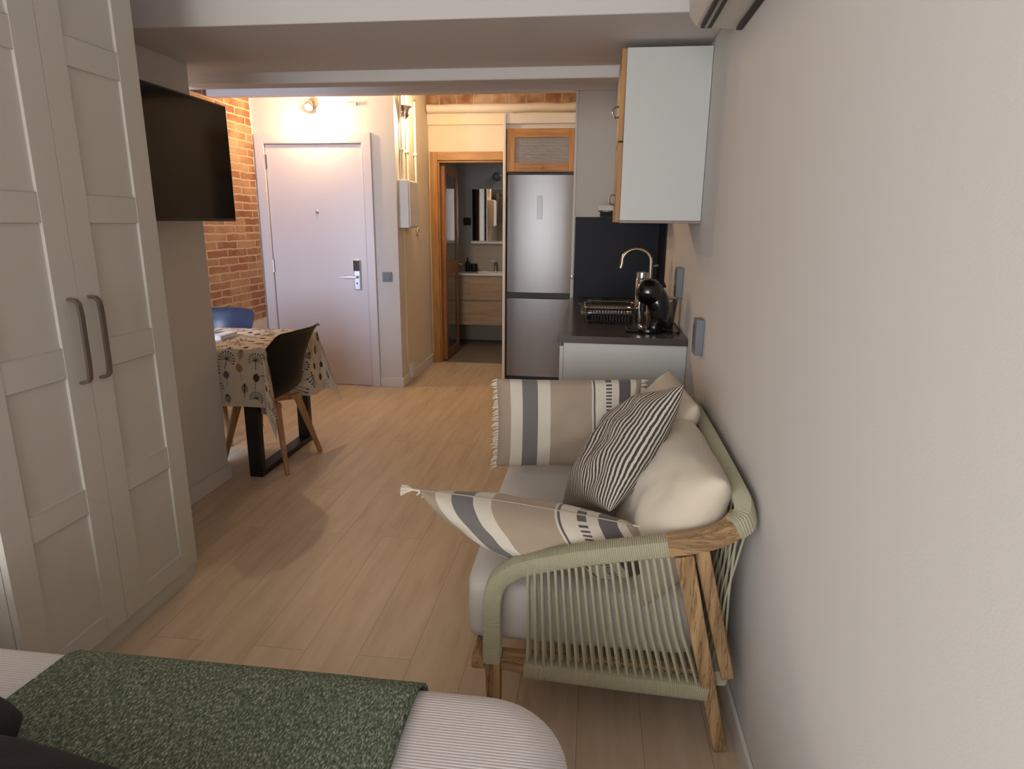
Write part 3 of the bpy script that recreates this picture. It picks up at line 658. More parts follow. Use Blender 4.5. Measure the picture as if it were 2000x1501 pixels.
# ------------------------------------------------------------------ air conditioner
t = thing('air_conditioner', 'white split air conditioner high on the right wall', 'air conditioner', (.4, 2.1, 2.1))
poly = [(XR - .002, 2.098), (.355, 2.103), (.315, 2.105), (.287, 2.14), (.281, 2.20), (.285, 2.34), (.31, 2.375), (XR - .002, 2.38)]
G().prism(poly, 'y', 1.70, 2.50).build('housing', ACP, t, .006)
G().box(.322, .357, 1.74, 2.46, 2.094, 2.106).build('air_outlet', DARKV, t)
G().beam((.337, 1.75, 2.094), (.337, 2.45, 2.094), .010, .004).build('louver', BRUSH, t)
G().box(.44, .4585, 1.72, 2.47, 2.088, 2.096).build('rear_gap', DARKV, t)

# ------------------------------------------------------------------ wardrobe
t = thing('wardrobe', 'tall off-white wardrobe with panelled doors on the left', 'wardrobe', (-1.9, 1.84, 0))
WX = -1.600
G().box(-2.19, WX - .024, 1.433, 2.247, .07, 2.36).build('carcass', WARD, t, .001)
G().box(-2.19, WX - .018, 1.436, 2.246, 0, .069).build('plinth', WARD, t)
def panel_door(y0, y1, a0, a1):
    z0, z1 = .074, 2.355; g = G(); d = .009; s = .0012
    op = [(.147, .525), (.607, .975), (1.067, 1.44), (1.525, 1.90), (1.985, 2.27)]
    X = WX
    def q(*p): g.add(p, [(0, 1, 2, 3)])
    q((X, y0, z0), (X, a0, z0), (X, a0, z1), (X, y0, z1)); q((X, a1, z0), (X, y1, z0), (X, y1, z1), (X, a1, z1))
    zz = z0
    k_ = .0016
    def rail(za, zb):
        q((X - k_, a0, za), (X - k_, a1, za), (X - k_, a1, zb), (X - k_, a0, zb)); q((X, a1, za), (X, a1, zb), (X - k_, a1, zb), (X - k_, a1, za)); q((X, a0, za), (X - k_, a0, za), (X - k_, a0, zb), (X, a0, zb))
    for lo, hi in op:
        rail(zz, lo); zz = hi
        o_ = [(X, a0, lo), (X, a1, lo), (X, a1, hi), (X, a0, hi)]; i_ = [(X - d, a0 + s, lo + s), (X - d, a1 - s, lo + s), (X - d, a1 - s, hi - s), (X - d, a0 + s, hi - s)]
        for k in range(4): q(o_[k], o_[(k + 1) % 4], i_[(k + 1) % 4], i_[k])
        q(*i_)
    rail(zz, z1)
    B = X - .022
    q((B, y0, z0), (B, y0, z1), (B, y1, z1), (B, y1, z0)); q((B, y0, z0), (X, y0, z0), (X, y0, z1), (B, y0, z1)); q((B, y1, z0), (B, y1, z1), (X, y1, z1), (X, y1, z0))
    q((B, y0, z0), (B, y1, z0), (X, y1, z0), (X, y0, z0)); q((B, y0, z1), (X, y0, z1), (X, y1, z1), (B, y1, z1))
    return g
for (y0, y1, a0, a1, hy) in ((1.434, 1.8305, 1.524, 1.742, 1.792), (1.8325, 2.247, 1.925, 2.152, 1.876)):
    dr = panel_door(y0, y1, a0, a1).build('door', WARD, t, recalc=False)
    pth = [(WX, hy, .948), (WX + .022, hy, .950), (WX + .033, hy, .962), (WX + .036, hy, 1.0), (WX + .036, hy, 1.16), (WX + .033, hy, 1.198), (WX + .022, hy, 1.210), (WX, hy, 1.212)]
    G().tube(resample(pth, .006), 1, 8, sec=lambda a: (.0085 * max(-1, min(1, 1.4 * math.cos(a))), .0045 * max(-1, min(1, 1.4 * math.sin(a))))).build('handle', BRUSH, dr, smooth=True)

# ------------------------------------------------------------------ TV
t = thing('television', 'flat black television mounted on the partition wall', 'television', (-2.0, 2.8, 1.7))
G().box(-1.935, -1.886, 2.33, 3.29, 1.447, 2.012).build('housing', TVB, t, .004)
G().box(-1.886, -1.8845, 2.338, 3.282, 1.462, 2.004).build('screen', SCREEN, t)
G().box(-2.059, -2.045, 2.65, 2.95, 1.60, 1.85).beam((-2.045, 2.8, 1.73), (-1.936, 2.8, 1.73), .05, .06).build('wall_bracket', BLACKM, t)

# ------------------------------------------------------------------ pillows
def pillow(name, m, c, X, Y, wv, hv, tv, parent=None, pinch=.05, n=26, wr=.006, seed=0, power=.55, sag=0, corners=None, arc_uv=False, rnd_=0):
    X = Vector(X).normalized(); Y = Vector(Y); Y = (Y - X * X.dot(Y)).normalized(); N = X.cross(Y); c = Vector(c)
    g = G(); g.uv = {}
    tab = [0]
    for i in range(200):
        a_, b_ = -1 + i / 100, -1 + (i + 1) / 100
        dz = (max(0, 1 - b_ * b_) ** power - max(0, 1 - a_ * a_) ** power) * tv / 2
        tab.append(tab[-1] + math.hypot(.01 * wv / 2, dz))
    def U(u):
        if not arc_uv: return (u + 1) / 2
        f = (u + 1) * 100; i = min(199, int(f)); return (tab[i] + (tab[i + 1] - tab[i]) * (f - i)) / tab[-1]
    def P(u, v, s):
        du = (1 - u * u); dv = (1 - v * v)
        x = u * (1 - pinch * dv * abs(u)) * wv / 2; y = v * (1 - pinch * du * abs(v)) * hv / 2
        if rnd_: x *= math.sqrt(1 - rnd_ * v ** 4 * .5); y *= math.sqrt(1 - rnd_ * u ** 4 * .5)
        z = s * tv / 2 * (max(0, du) ** power) * (max(0, dv) ** power)
        e = (du * dv) ** .5
        z += s * wr * e * (noise.noise(Vector((u * 2.2 + seed, v * 2.2, s))) * 1.6 + noise.noise(Vector((u * 5 + seed, v * 3, s * 3))) * .8)
        y -= sag * du * (1 - v) * .5
        if corners:
            uu, vv = x / wv + .5, y / hv + .5
            bl, br_, tr, tl = [Vector(k) for k in corners]
            return bl.lerp(br_, uu).lerp(tl.lerp(tr, uu), vv) + N * z
        return c + X * x + Y * y + N * z
    b = 0
    for s in (1, -1):
        idx = []
        for j in range(n + 1):
            for i in range(n + 1):
                uu = math.sin((i / n - .5) * PI); vv = math.sin((j / n - .5) * PI)
                uu = .5 * uu + .5 * (2 * i / n - 1); vv = .5 * vv + .5 * (2 * j / n - 1)
                g.uv[len(g.v)] = (U(uu), (vv + 1) / 2); g.v.append(P(uu, vv, s))
        for j in range(n):
            for i in range(n):
                q = [b + j * (n + 1) + i, b + j * (n + 1) + i + 1, b + (j + 1) * (n + 1) + i + 1, b + (j + 1) * (n + 1) + i]
                g.f.append(q if s > 0 else q[::-1]); g.mi.append(0)
        b = len(g.v)
    o = g.build(name, m, parent, smooth='all', recalc=False)
    bm = bmesh.new(); bm.from_mesh(o.data); bmesh.ops.remove_doubles(bm, verts=bm.verts, dist=.0004); bm.to_mesh(o.data); bm.free()
    return o, X, Y, N
def seam(name, m, c, X, Y, wv, hv, pinch, r, parent):
    c = Vector(c); pts = []
    def E(u, v): return c + X * (u * (1 - pinch * (1 - v * v) * abs(u)) * wv / 2) + Y * (v * (1 - pinch * (1 - u * u) * abs(v)) * hv / 2)
    for k in range(4 * 16 + 1):
        s, f = divmod(k / 16, 1); f = 2 * f - 1
        u, v = ((f, -1), (1, f), (-f, 1), (-1, -f), (f, -1))[int(s)] if s < 4 else (-1, -1)
        pts.append(E(u, v))
    return G().tube(pts, r, 6, cap=False).build(name, m, parent, smooth=True)

# ------------------------------------------------------------------ sofa
t = thing('rope_sofa', 'two-seat sofa with teak frame and sage rope sides against the right wall', 'sofa', (.05, 2.18, 0))
Y0, Y1 = 1.60, 2.76            # arm planes
def wrapped(path, sx, sz, pitch=.0058, up=(0, 1, 0)):
    p = resample(path, pitch / 4)
    r = [1 + .045 * math.sin(i * PI / 2) for i in range(len(p))]
    def sec(a):
        cxx, syy = math.cos(a), math.sin(a); k = (abs(cxx) ** 6 + abs(syy) ** 6) ** (-1 / 6)
        return (cxx * k * sx / 2, syy * k * sz / 2)
    return G().tube(p, r, 16, sec=sec, up=up)
def smoothpath(pts, n=10):
    pts = [Vector(p) for p in pts]; out = []
    P_ = [pts[0]] + pts + [pts[-1]]
    for i in range(1, len(P_) - 2):
        a, b, c_, d = P_[i - 1:i + 3]
        for k in range(n):
            s = k / n; out.append(.5 * ((2 * b) + (c_ - a) * s + (2 * a - 5 * b + 4 * c_ - d) * s * s + (3 * b - a - 3 * c_ + d) * s ** 3))
    out.append(pts[-1]); return out
for side, ya in ((-1, Y0), (1, Y1)):
    s = side
    pth = smoothpath([(-.252, ya + .01, .218), (-.252, ya + .01, .33), (-.251, ya + .01, .41), (-.236, ya + .005, .475), (-.195, ya, .518), (-.13, ya, .545), (0, ya, .580), (.13, ya, .606), (.232, ya, .626)])
    wrapped(pth, .052, .050).build('arm_rail', ROPE, t, smooth=True)
    # teak elbow between the wrapped arm and the back rail
    p2 = smoothpath([(.22, ya, .625), (.29, ya, .640), (.345, ya + .0 * s, .660), (.385, ya - s * .012, .680), (.412, ya - s * .04, .700)], 6)
    g = G(); g.tube(p2, 1, 16, sec=lambda a: tuple(v * (abs(math.cos(a)) ** 6 + abs(math.sin(a)) ** 6) ** (-1 / 6) for v in (math.cos(a) * .026, math.sin(a) * .027)), up=(0, 1, 0)); g.build('arm_elbow', TEAKX, t, smooth=True)
    # rear leg: splayed outer leg and the brace behind it
    g = G(); g.beam((.262, ya, .605), (.405, ya - s * .0 + s * .03 * 0, .005), .050, .058, .036, .040, up=(0, 1, 0)); g.build('leg', TEAK, t, .003)
    g = G(); g.beam((.312, ya + s * .0 - s * .03, .610), (.415, ya - s * .035, .215), .040, .040, .036, .040, up=(0, 1, 0)); g.build('brace', TEAK, t, .003)
    g = G(); g.beam((-.250, ya + .01, .222), (-.245, ya + .01, 0), .044, .048, .036, .040, up=(0, 1, 0)); g.build('leg', TEAK, t, .003)
    # lower side rail: bare at the front, rope wrapped behind
    G().beam((-.225, ya + .01, .218), (-.15, ya + .005, .212), .040, .036, up=(0, 0, 1)).build('side_rail', TEAKX, t, .002)
    wrapped([(-.158, ya + .005, .208), (.1, ya, .200), (.355, ya, .192)], .050, .050, up=(0, 1, 0)).build('wrapped_rail', ROPE, t, smooth=True)
    # cords from arm to lower rail, an outer and an inner row, the inner hidden row crossing
    for k in range(21):
        f = k / 20
        xt = -.150 + .372 * f; xb = -.148 + .475 * f
        zt = .541 + (xt + .13) * .2 - .012 if xt > -.13 else .538
        xm = (xt + xb) / 2
        for o1, o2, dx in ((.021, .012, 0), (.004, -.020, .004)):
            G().tube([(xt, ya + s * o1, zt), (xm + dx, ya + s * (o1 + o2) / 2, .37), (xb + dx, ya + s * o2, .21)], .0039, 6).build('cord', ROPE, t, smooth=True)
rail = smoothpath([(.385, Y0 - .004, .688), (.412, Y0 + .012, .703), (.424, Y0 + .06, .716), (.424, Y0 + .14, .722), (.424, 1.9, .726), (.424, 2.2, .728), (.424, 2.46, .726), (.424, Y1 - .14, .722), (.424, Y1 - .06, .716), (.412, Y1 - .012, .703), (.385, Y1 + .004, .688)])
wrapped(rail, .048, .062, up=(0, 0, 1)).build('back_rail', ROPE, t, smooth=True)
wrapped([(.395, Y0 + .03, .205), (.395, Y1 - .03, .205)], .040, .045, up=(0, 0, 1)).build('lower_back_rail', ROPE, t, smooth=True)
for k in range(24):
    y = Y0 + .045 + (Y1 - Y0 - .09) * k / 23
    for dx, dy in ((-.018, 0), (.018, .012)):
        G().tube([(.424 + dx, y + dy, .71), (.402 - dx * .2, y + .02, .45), (.395 - dx, y + .03 - dy, .205)], .0033, 6).build('back_cord', ROPE, t, smooth=True)
G().beam((-.292, Y0 - .012, .218), (-.292, Y1 + .012, .218), .038, .042).build('front_rail', TEAKY, t, .003)
for ys_ in (Y0 + .042, 2.18, Y1 - .042): G().box(-.27, .37, ys_ - .013, ys_ + .013, .195, .228).build('seat_slat', TEAKX, t, .002)
# seat cushion
def softbox(x0, x1, y0, y1, z0, z1, r, n=14, bulge=.012, seed=0):
    g = G(); c = Vector(((x0 + x1) / 2, (y0 + y1) / 2, (z0 + z1) / 2)); h = Vector(((x1 - x0) / 2, (y1 - y0) / 2, (z1 - z0) / 2))
    bm = bmesh.new(); bmesh.ops.create_cube(bm, size=2); bmesh.ops.subdivide_edges(bm, edges=bm.edges, cuts=n, use_grid_fill=True)
    for v in bm.verts:
        p = Vector((v.co.x * h.x, v.co.y * h.y, v.co.z * h.z)); q = Vector([max(-h[i] + r, min(h[i] - r, p[i])) for i in range(3)])
        d = p - q
        # keep corner points on a rounded surface
        if d.length > 1e-6: p = q + d.normalized() * r
        u = v.co
        p += Vector((u.x * (1 - u.y ** 2) * (1 - u.z ** 2), u.y * (1 - u.x ** 2) * (1 - u.z ** 2), u.z * (1 - u.x ** 2) * (1 - u.y ** 2))) * bulge
        p.z += .004 * noise.noise(Vector((p.x * 7 + seed, p.y * 7, 1)))
        v.co = c + p
    g.v = [v.co.copy() for v in bm.verts]; g.f = [[v.index for v in f.verts] for f in bm.faces]; g.mi = [0] * len(g.f); bm.free(); return g
sc = softbox(-.340, .33, Y0 + .045, Y1 - .045, .242, .452, .045, bulge=.006).build('seat_cushion', SEATL, t, smooth='all')
sp = []
for z in (.33,):
    q = rrect(-.337, .327, Y0 + .048, Y1 - .048, .06, z, 8); G().tube(q + [q[0]], .0028, 6, cap=False).build('piping', SEATL, sc, smooth=True)

bc, X_, Y_, N_ = pillow('back_cushion', LINEN, (.262, 1.935, .605), (0.02, -1, 0), (.50, 0, 1), .60, .43, .26, pinch=.05, wr=.02, seed=3, power=.42)
tag(bc, 'plump cream back cushion at the near end of the sofa', 'cushion', 'cream back cushions of the sofa')
bc, X_, Y_, N_ = pillow('back_cushion', LINEN, (.262, 2.46, .640), (.06, -1, 0), (.42, 0, 1), .56, .46, .22, pinch=.05, wr=.02, seed=8, power=.45)
tag(bc, 'cream back cushion at the far end of the sofa behind the dark-striped cushion', 'cushion', 'cream back cushions of the sofa')

def fringe(m, c, X, Y, N, wv, hv, side, parent, cnt=40, ln=.022, seed=1, pinch=.05):
    rnd = random.Random(seed); g = G(); c = Vector(c)
    for k in range(cnt):
        v = 2 * (k + .5) / cnt - 1; p = c + X * side * (1 - pinch * (1 - v * v)) * wv / 2 + Y * v * hv / 2
        d = (X * side + Y * rnd.uniform(-.7, .3) + N * rnd.uniform(-.5, .5)).normalized()
        L = ln * rnd.uniform(.7, 1.4)
        g.tube([p - X * side * .006, p + d * L * .5, p + d * L + Y * rnd.uniform(-.008, 0)], [.0035, .003, .001], 5)
    return g.build('fringe', m, parent, smooth=True)
def tassel(p, d, parent, L=.05, seed=0, n=16):
    rnd = random.Random(seed); g = G(); p = Vector(p); d = Vector(d).normalized()
    for k in range(n):
        e = (d + Vector((rnd.uniform(-1, 1), rnd.uniform(-1, 1), rnd.uniform(-1, 1))) * .42).normalized()
        g.tube([p - d * .012, p + d * .012, p + d * .012 + e * L * .5, p + d * .012 + e * L + Vector((0, 0, -.006))], [.004, .003, .004, .002], 5)
    return g.build('tassel', FRINGE, parent, smooth=True)
cL, XLm, YLm = (-.085, 2.56, .650), (.985, .14, 0), (.0, .10, 1)
o, X_, Y_, N_ = pillow('lumbar_cushion', LUMBAR, cL, XLm, YLm, .60, .37, .15, pinch=.03, wr=.012, seed=5, power=.40)
tag(o, 'striped linen cushion with fringed end standing upright against the far sofa arm', 'cushion', 'striped fringed cushions on the sofa')
fringe(FRINGE, cL, X_, Y_, N_, .60, .37, -1, o, 44, pinch=.03); fringe(FRINGE, cL, X_, Y_, N_, .60, .37, 1, o, 44, seed=4, pinch=.03)
CN = [(-.19, 1.735, .475), (.20, 1.725, .475), (.145, 1.725, .612), (-.500, 1.745, .672)]   # bl, br, tr, tl
o, X_, Y_, N_ = pillow('lumbar_cushion', LUMBAR, (-.1, 1.74, .56), (1, 0, -.09), (0, -.12, 1), .62, .30, .25, pinch=-.13, wr=.014, seed=9, power=.50, corners=CN)
tag(o, 'striped linen cushion with tassels leaning over the near rope arm', 'cushion', 'striped fringed cushions on the sofa')
for i_, (d_) in enumerate(((-1, 0, -.5), (1, 0, -.5), (1, 0, -.15), (-1, 0, .1))):
    tassel(Vector(CN[i_]) + Vector(d_) * .004, d_, o, .038, seed=i_ + 5)
sp_ = []
for k in range(41):
    u_ = -1 + k / 20; v_ = 1 + .065 * (1 - u_ * u_) ; uu_ = (u_ + 1) / 2
    c4 = [Vector(q) for q in CN]; sp_.append(c4[0].lerp(c4[1], uu_).lerp(c4[3].lerp(c4[2], uu_), v_) + Vector((0, 0, .001)))
G().tube(sp_, .0022, 6).build('seam_piping', LUMBAR, o, smooth=True)
rn_ = random.Random(4); g = G()
for k in range(22):
    p = Vector(CN[3]).lerp(Vector(CN[0]), (k + .5) / 22); bow = math.sin(PI * (k + .5) / 22) * .018
    p += Vector((bow * .6, 0, bow * .4)); d_ = Vector((-1, rn_.uniform(-.6, .6), rn_.uniform(-.9, -.1))).normalized()
    g.tube([p, p + d_ * .008, p + d_ * .016], [.003, .003, .001], 5)
g.build('fringe', FRINGE, o, smooth=True)
o, X_, Y_, N_ = pillow('square_cushion', TICK, (.105, 2.10, .705), (.33, -.85, .38), (.48, .50, .72), .47, .47, .19, pinch=.06, wr=.014, seed=13, power=.5, arc_uv=True)
tag(o, 'dark and cream narrow-striped square cushion leaning in the middle of the sofa', 'cushion')

# ------------------------------------------------------------------ bed
t = thing('bed', 'bed with white ribbed bedspread at the bottom of the view', 'bed', (-1.15, .35, 0))
G().box(-2.32, -.10, -.38, .99, .03, .30).build('bed_base', mat('bed_fabric', (150, 145, 140), .9), t, .01)
BX0, BX1, BY0, BY1, BZ, BR = -2.27, -.012, -.42, 1.112, .555, .085
prof = [(-.055, .05), (-.045, .15), (-.025, .30), (-.008, .42)] + [(BR - BR * math.cos(a), BZ - BR + BR * math.sin(a)) for a in [PI / 2 * i / 9 for i in range(10)]] + [(.16, BZ + .002), (.30, BZ + .003)]
rings = [rrect(BX0 + i_, BX1 - i_, BY0 + i_, BY1 - i_, max(.02, .15 - i_ * .5), z_, 10) for i_, z_ in prof]
n = len(rings[0]); rings = [[(x, y, z + .004 * noise.noise(Vector((x * 5, y * 5, z * 3)))) for x, y, z in r_] for r_ in rings]
g = G(); g.add([p for r_ in rings for p in r_], [(i * n + k, i * n + (k + 1) % n, (i + 1) * n + (k + 1) % n, (i + 1) * n + k) for i in range(len(rings) - 1) for k in range(n)] + [tuple((len(rings) - 1) * n + k for k in range(n)), tuple(reversed(range(n)))])
bs = g.build('bedspread', RIB, t, smooth='all')
TH = .008
def thr(u, v):
    x = -1.075 + .765 * u; s = v * 2.2
    prof = [(BY1 + .040, .28), (BY1 + .020, .42)] + [(BY1 - BR + (BR + TH) * math.cos(a), BZ - BR + (BR + TH) * math.sin(a)) for a in [PI / 2 * i / 8 for i in range(9)]] + [(BY0 + BR, BZ + TH)] + [(BY0 + BR - (BR + TH) * math.sin(a), BZ - BR + (BR + TH) * math.cos(a)) for a in [PI / 2 * i / 6 for i in range(1, 7)]] + [(BY0 - .012, .3)]
    P_ = thr.p
    if P_ is None: P_ = thr.p = resample([Vector((0, a, b)) for a, b in prof], .02)
    q = P_[min(len(P_) - 1, int(round(v * (len(P_) - 1))))]
    return Vector((x + .01 * noise.noise(Vector((u * 3, v * 9, 0))) - .0 * v, q.y, q.z + .002 + .003 * noise.noise(Vector((x * 6, q.y * 6, 3)))))
thr.p = None
thr(0, 0)
tag(G().grid(thr, 40, len(thr.p) - 1).build('bed_throw', THROW, None, smooth='all', solid=.008), 'dark green woven throw laid across the foot of the bed', 'throw')
o, X_, Y_, N_ = pillow('plush_cushion', PLUSH, (-.79, .485, .645), (1, -.10, -.05), (.10, 1, .05), .62, .46, .17, pinch=-.02, wr=.02, seed=21, power=.42, rnd_=.5)
tag(o, 'charcoal plush cushion lying on the green throw at the lower left corner', 'cushion', 'charcoal plush cushions on the bed')
o, X_, Y_, N_ = pillow('plush_cushion', PLUSH, (-1.10, .70, .665), (1, -.15, .0), (.15, .97, .10), .46, .24, .13, pinch=-.02, wr=.01, seed=25, power=.45, rnd_=.5)
tag(o, 'smaller charcoal plush cushion behind the one in the lower left corner', 'cushion', 'charcoal plush cushions on the bed')

# ------------------------------------------------------------------ table, cloth
TX0, TX1, TY0, TY1, TZ = -2.90, -1.812, 3.30, 4.012, .752
t = thing('dining_table', 'dining table with black steel frame legs under a patterned cloth', 'table', (-2.35, 3.65, 0))
G().box(TX0, TX1 - .002, TY0 + .002, TY1 - .002, .715, TZ).build('tabletop', mat('table_board', (150, 120, 90), .5), t, .003)
for xc in (-1.915, -2.72):
    g = G(); g.box(xc - .04, xc + .04, TY0 + .005, TY0 + .05, .0, .714); g.box(xc - .04, xc + .04, TY1 - .06, TY1 - .015, .0, .714); g.box(xc - .04, xc + .04, TY0 + .05, TY1 - .06, 0, .035); g.box(xc - .04, xc + .04, TY0 + .05, TY1 - .06, .68, .714)
    g.build('leg', BLACKM, t, .002)
CZ = TZ + .003; OA, OBn, OBf = .40, .325, .345
def drape(px, py):
    a = max(0, px - TX1); bn = TY0 - py; bf = py - TY1; b = max(0, bn, bf); sg = -1 if bn > 0 else 1
    x = min(px, TX1); y = min(max(py, TY0), TY1)
    fl = .06 if a == 0 or True else 0
    if a == 0 and b == 0: return Vector((x, y, CZ))
    if b == 0:
        q_ = max(0, min(1, (py - 3.33) / .08)) * max(0, min(1, (3.86 - py) / .10)); q_ = q_ * q_ * (3 - 2 * q_)
        w_ = .010 * math.sin((py - TY0) * 17) * min(1, a / .2); o_ = (.10 * a + w_) * (1 - q_) - .17 * q_ * min(1, (a / .26)) ** .8
        return Vector((x + .003 + o_, y, CZ - math.sqrt(max(0, a * a - min(a * .8, abs(o_)) ** 2))))
    if a == 0:
        w_ = .007 * math.sin((px - TX1) * 15) * min(1, b / .2); o_ = .04 * b + w_
        return Vector((x, y + sg * (.003 + o_), CZ - b))
    r_ = math.hypot(a, b); th = math.atan2(b, a)
    k1, k2 = (.05, .03) if sg < 0 else (.22, .06)
    off = r_ * k1 * math.sin(2 * th); pe = r_ * k2 * math.sin(4 * th) * .8
    ox = .003 + .10 * r_ * math.cos(th) * math.cos(th) + off * .7071 + pe * .7071
    oy = .003 + .04 * r_ * math.sin(th) * math.sin(th) + off * .7071 - pe * .7071
    return Vector((TX1 + ox, (TY0 if sg < 0 else TY1) + sg * oy, CZ - math.sqrt(max(0, r_ * r_ - off * off))))
g = G()
xs = [TX0 + (TX1 - TX0) * i / 30 for i in range(30)] + [TX1 + OA * i / 20 for i in range(21)]
ys = [TY0 - OBn * (1 - j / 16) for j in range(16)] + [TY0 + (TY1 - TY0) * j / 24 for j in range(24)] + [TY1 + OBf * j / 16 for j in range(17)]
nx, ny = len(xs), len(ys)
g.add([drape(x, y) for y in ys for x in xs], [(j * nx + i, j * nx + i + 1, (j + 1) * nx + i + 1, (j + 1) * nx + i) for j in range(ny - 1) for i in range(nx - 1)])
def dn(px, py):
    e = .004
    v = (drape(px + e, py) - drape(px - e, py)).cross(drape(px, py + e) - drape(px, py - e))
    return v.normalized() if v.length > 1e-9 else Vector((0, 0, 1))
def ink(pts, wd, mi):
    pts = [Vector((p[0], p[1])) for p in pts]
    L = []; R_ = []
    for i, p in enumerate(pts):
        d = (pts[min(i + 1, len(pts) - 1)] - pts[max(0, i - 1)]); d = d.normalized() if d.length > 0 else Vector((1, 0)); nn = Vector((-d.y, d.x)) * wd / 2
        for lst, q in ((L, p + nn), (R_, p - nn)):
            if not (TX0 + .01 < q.x < TX1 + OA - .003 and TY0 - OBn + .003 < q.y < TY1 + OBf - .003): return
            lst.append(drape(q.x, q.y))
    nrm = [dn(p.x, p.y) * .0012 for p in pts]
    for s in (1, -1):
        vs_ = [v + s * k for v, k in zip(L, nrm)] + [v + s * k for v, k in zip(R_, nrm)]; n_ = len(L)
        g.add(vs_, [(i, i + 1, n_ + i + 1, n_ + i) for i in range(n_ - 1)], mi)
def seg(a, b, n=4): return [(a[0] + (b[0] - a[0]) * i / n, a[1] + (b[1] - a[1]) * i / n) for i in range(n + 1)]
rnd = random.Random(11)
def motif(cx_, cy_, kind, rot, sc_, mi):
    c_, s_ = math.cos(rot), math.sin(rot)
    def T(p): return (cx_ + sc_ * (p[0] * c_ - p[1] * s_), cy_ + sc_ * (p[0] * s_ + p[1] * c_))
    def line(p, q, wd=.0035, n=4): ink([T(z) for z in seg(p, q, n)], wd, mi)
    if kind == 0:      # dandelion head
        line((0, -.055), (0, 0), .004)
        for k in range(11):
            a = PI * (-.1 + 1.2 * k / 10); e = (.038 * math.cos(a), .038 * math.sin(a)); line((0, 0), e, .0026, 3); line((e[0] * 1.02, e[1] * 1.02), (e[0] * 1.22, e[1] * 1.22), .0075, 1)
    elif kind == 1:    # leaf
        for s2 in (1, -1): ink([T((s2 * .018 * math.sin(PI * i / 8), -.03 + .065 * i / 8)) for i in range(9)], .0035, mi)
        for w2 in (.010, .004): ink([T((w2 * math.sin(PI * i / 6), -.02 + .05 * i / 6)) for i in range(7)], .0028, mi); ink([T((-w2 * math.sin(PI * i / 6), -.02 + .05 * i / 6)) for i in range(7)], .0028, mi)
        line((0, -.055), (0, .03))
    elif kind == 2:    # branching twig
        line((0, -.06), (0, .05), .004, 6)
        for k in range(4):
            y_ = -.03 + .022 * k
            for s2 in (1, -1): line((0, y_), (s2 * (.03 - .004 * k), y_ + .022), .0028, 3); line((s2 * (.03 - .004 * k), y_ + .022), (s2 * (.033 - .004 * k), y_ + .028), .008, 1)
    else:              # solid seed head
        for w2 in (.016, .011, .006, .001):
            for s2 in (1, -1): ink([T((s2 * w2 * math.sin(PI * i / 6), .045 * i / 6)) for i in range(7)], .006, mi)
        line((0, -.045), (0, 0), .003)
i = 0; px = TX0 + .06
row = 0
while px < TX1 + OA:
    py = TY0 - OBn + .05 + (.045 if row % 2 else 0)
    while py < TY1 + OBf:
        k = rnd.randrange(4); mi = rnd.choice((1, 1, 1, 3, 2))
        side = py < TY0 or py > TY1
        rot = (0 if py < TY0 else PI) if side and px < TX1 else (PI / 2 * -1 if px > TX1 else rnd.uniform(0, 6.28))
        motif(px + rnd.uniform(-.012, .012), py + rnd.uniform(-.012, .012), k, rot + rnd.uniform(-.35, .35), rnd.uniform(.8, 1.1), mi)
        py += .105
    px += .082; row += 1
tag(g.build('tablecloth', [CLOTH, INK1, INK2, INK3], None, smooth='all', recalc=False), 'cream tablecloth printed with dark seed heads and leaves, corners hanging down', 'tablecloth')
t = thing('game_box', 'flat white box with dark mark lying on the tablecloth', 'box', (-2.30, 3.62, CZ))
bxm = Matrix.Rotation(.0, 4, 'Z')
G().box(-2.40, -2.195, 3.54, 3.72, CZ + .001, CZ + .030).build('box_body', PAPER, t, .002)
G().box(-2.275, -2.235, 3.5385, 3.5398, CZ + .010, CZ + .021).build('printed_mark', BLACKP, t)
G().box(-2.39, -2.26, 3.60, 3.70, CZ + .0302, CZ + .0312).build('printed_lid', GREYP, t)

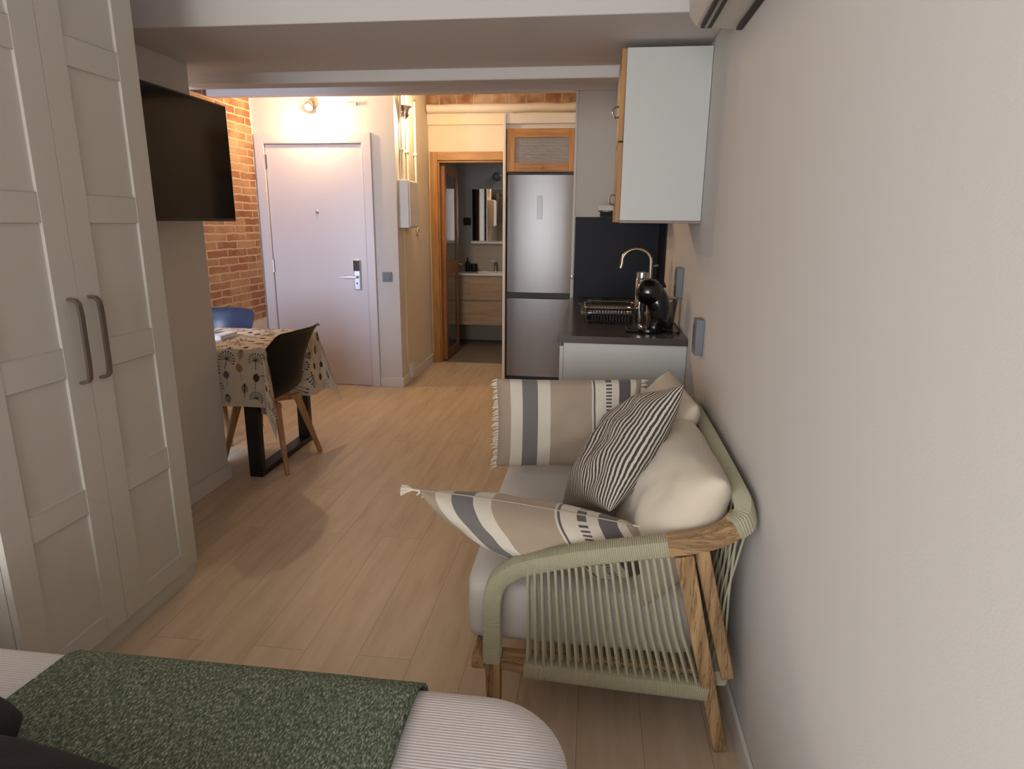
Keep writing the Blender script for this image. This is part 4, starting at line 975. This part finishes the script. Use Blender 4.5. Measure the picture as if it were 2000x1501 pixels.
# ------------------------------------------------------------------ chairs (local: faces -X, centre of seat at origin)
def make_chair(name, label, shell_mat, group):
    t = thing(name, label, 'chair', (0, 0, 0), group)
    prof = [(-.245, .438, .175, .010), (-.225, .452, .200, .012), (-.16, .452, .218, .022), (-.06, .440, .228, .035), (.04, .432, .235, .052), (.115, .440, .240, .075), (.165, .475, .240, .10), (.195, .53, .236, .11), (.215, .60, .238, .13), (.236, .68, .236, .11), (.262, .76, .232, .085), (.290, .825, .222, .058), (.312, .852, .200, .035)]
    def sh(u, v):
        f = v * (len(prof) - 1); i = min(int(f), len(prof) - 2); f -= i
        f = f; a, b = prof[i], prof[i + 1]; x, z, hw, lf = [a[k] + (b[k] - a[k]) * f for k in range(4)]
        s = 2 * u - 1; tt = v * (len(prof) - 1)
        back = max(0, min(1, (tt - 4.5) / 3))
        return Vector((x - back * lf * s * s * 1.2, s * hw, z + (1 - back) * lf * abs(s) ** 2.6 - (.03 * s ** 4 if v > .99 else 0)))
    G().grid(sh, 18, 36).build('seat_shell', shell_mat, t, smooth='all', solid=.012, sub=1)
    G().box(-.10, .10, -.085, .085, .405, .428).build('seat_pad_mount', CHOAK, t, .006)
    G().beam((-.15, -.13, .392), (.15, .13, .392), .035, .028).beam((-.15, .13, .392), (.15, -.13, .392), .035, .027).build('cross_frame', CHOAK, t, .003)
    for sx_ in (-1, 1):
        for sy_ in (-1, 1):
            G().beam((sx_ * .125, sy_ * .11, .410), (sx_ * .215, sy_ * .205, 0), .036, .044, .024, .026, up=(0, 0, 1)).build('leg', CHOAK, t, .004)
    return t
ch = make_chair('dining_chair', 'black moulded chair with oak legs tucked at the table end', BLACKP, 'moulded chairs at the dining table')
ch.location = (-1.955, 3.585, 0); ch.rotation_euler = (0, 0, math.radians(-4))
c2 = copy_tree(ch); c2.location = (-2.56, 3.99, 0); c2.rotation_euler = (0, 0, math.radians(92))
c2['label'] = 'black moulded chair with blue window sheen in its colour, behind the dining table by the brick wall'
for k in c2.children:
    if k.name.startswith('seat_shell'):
        k.data = k.data.copy(); k.data.materials[0] = SHEENP

for o in bpy.data.objects:
    if '_o' in o.keys(): del o['_o']
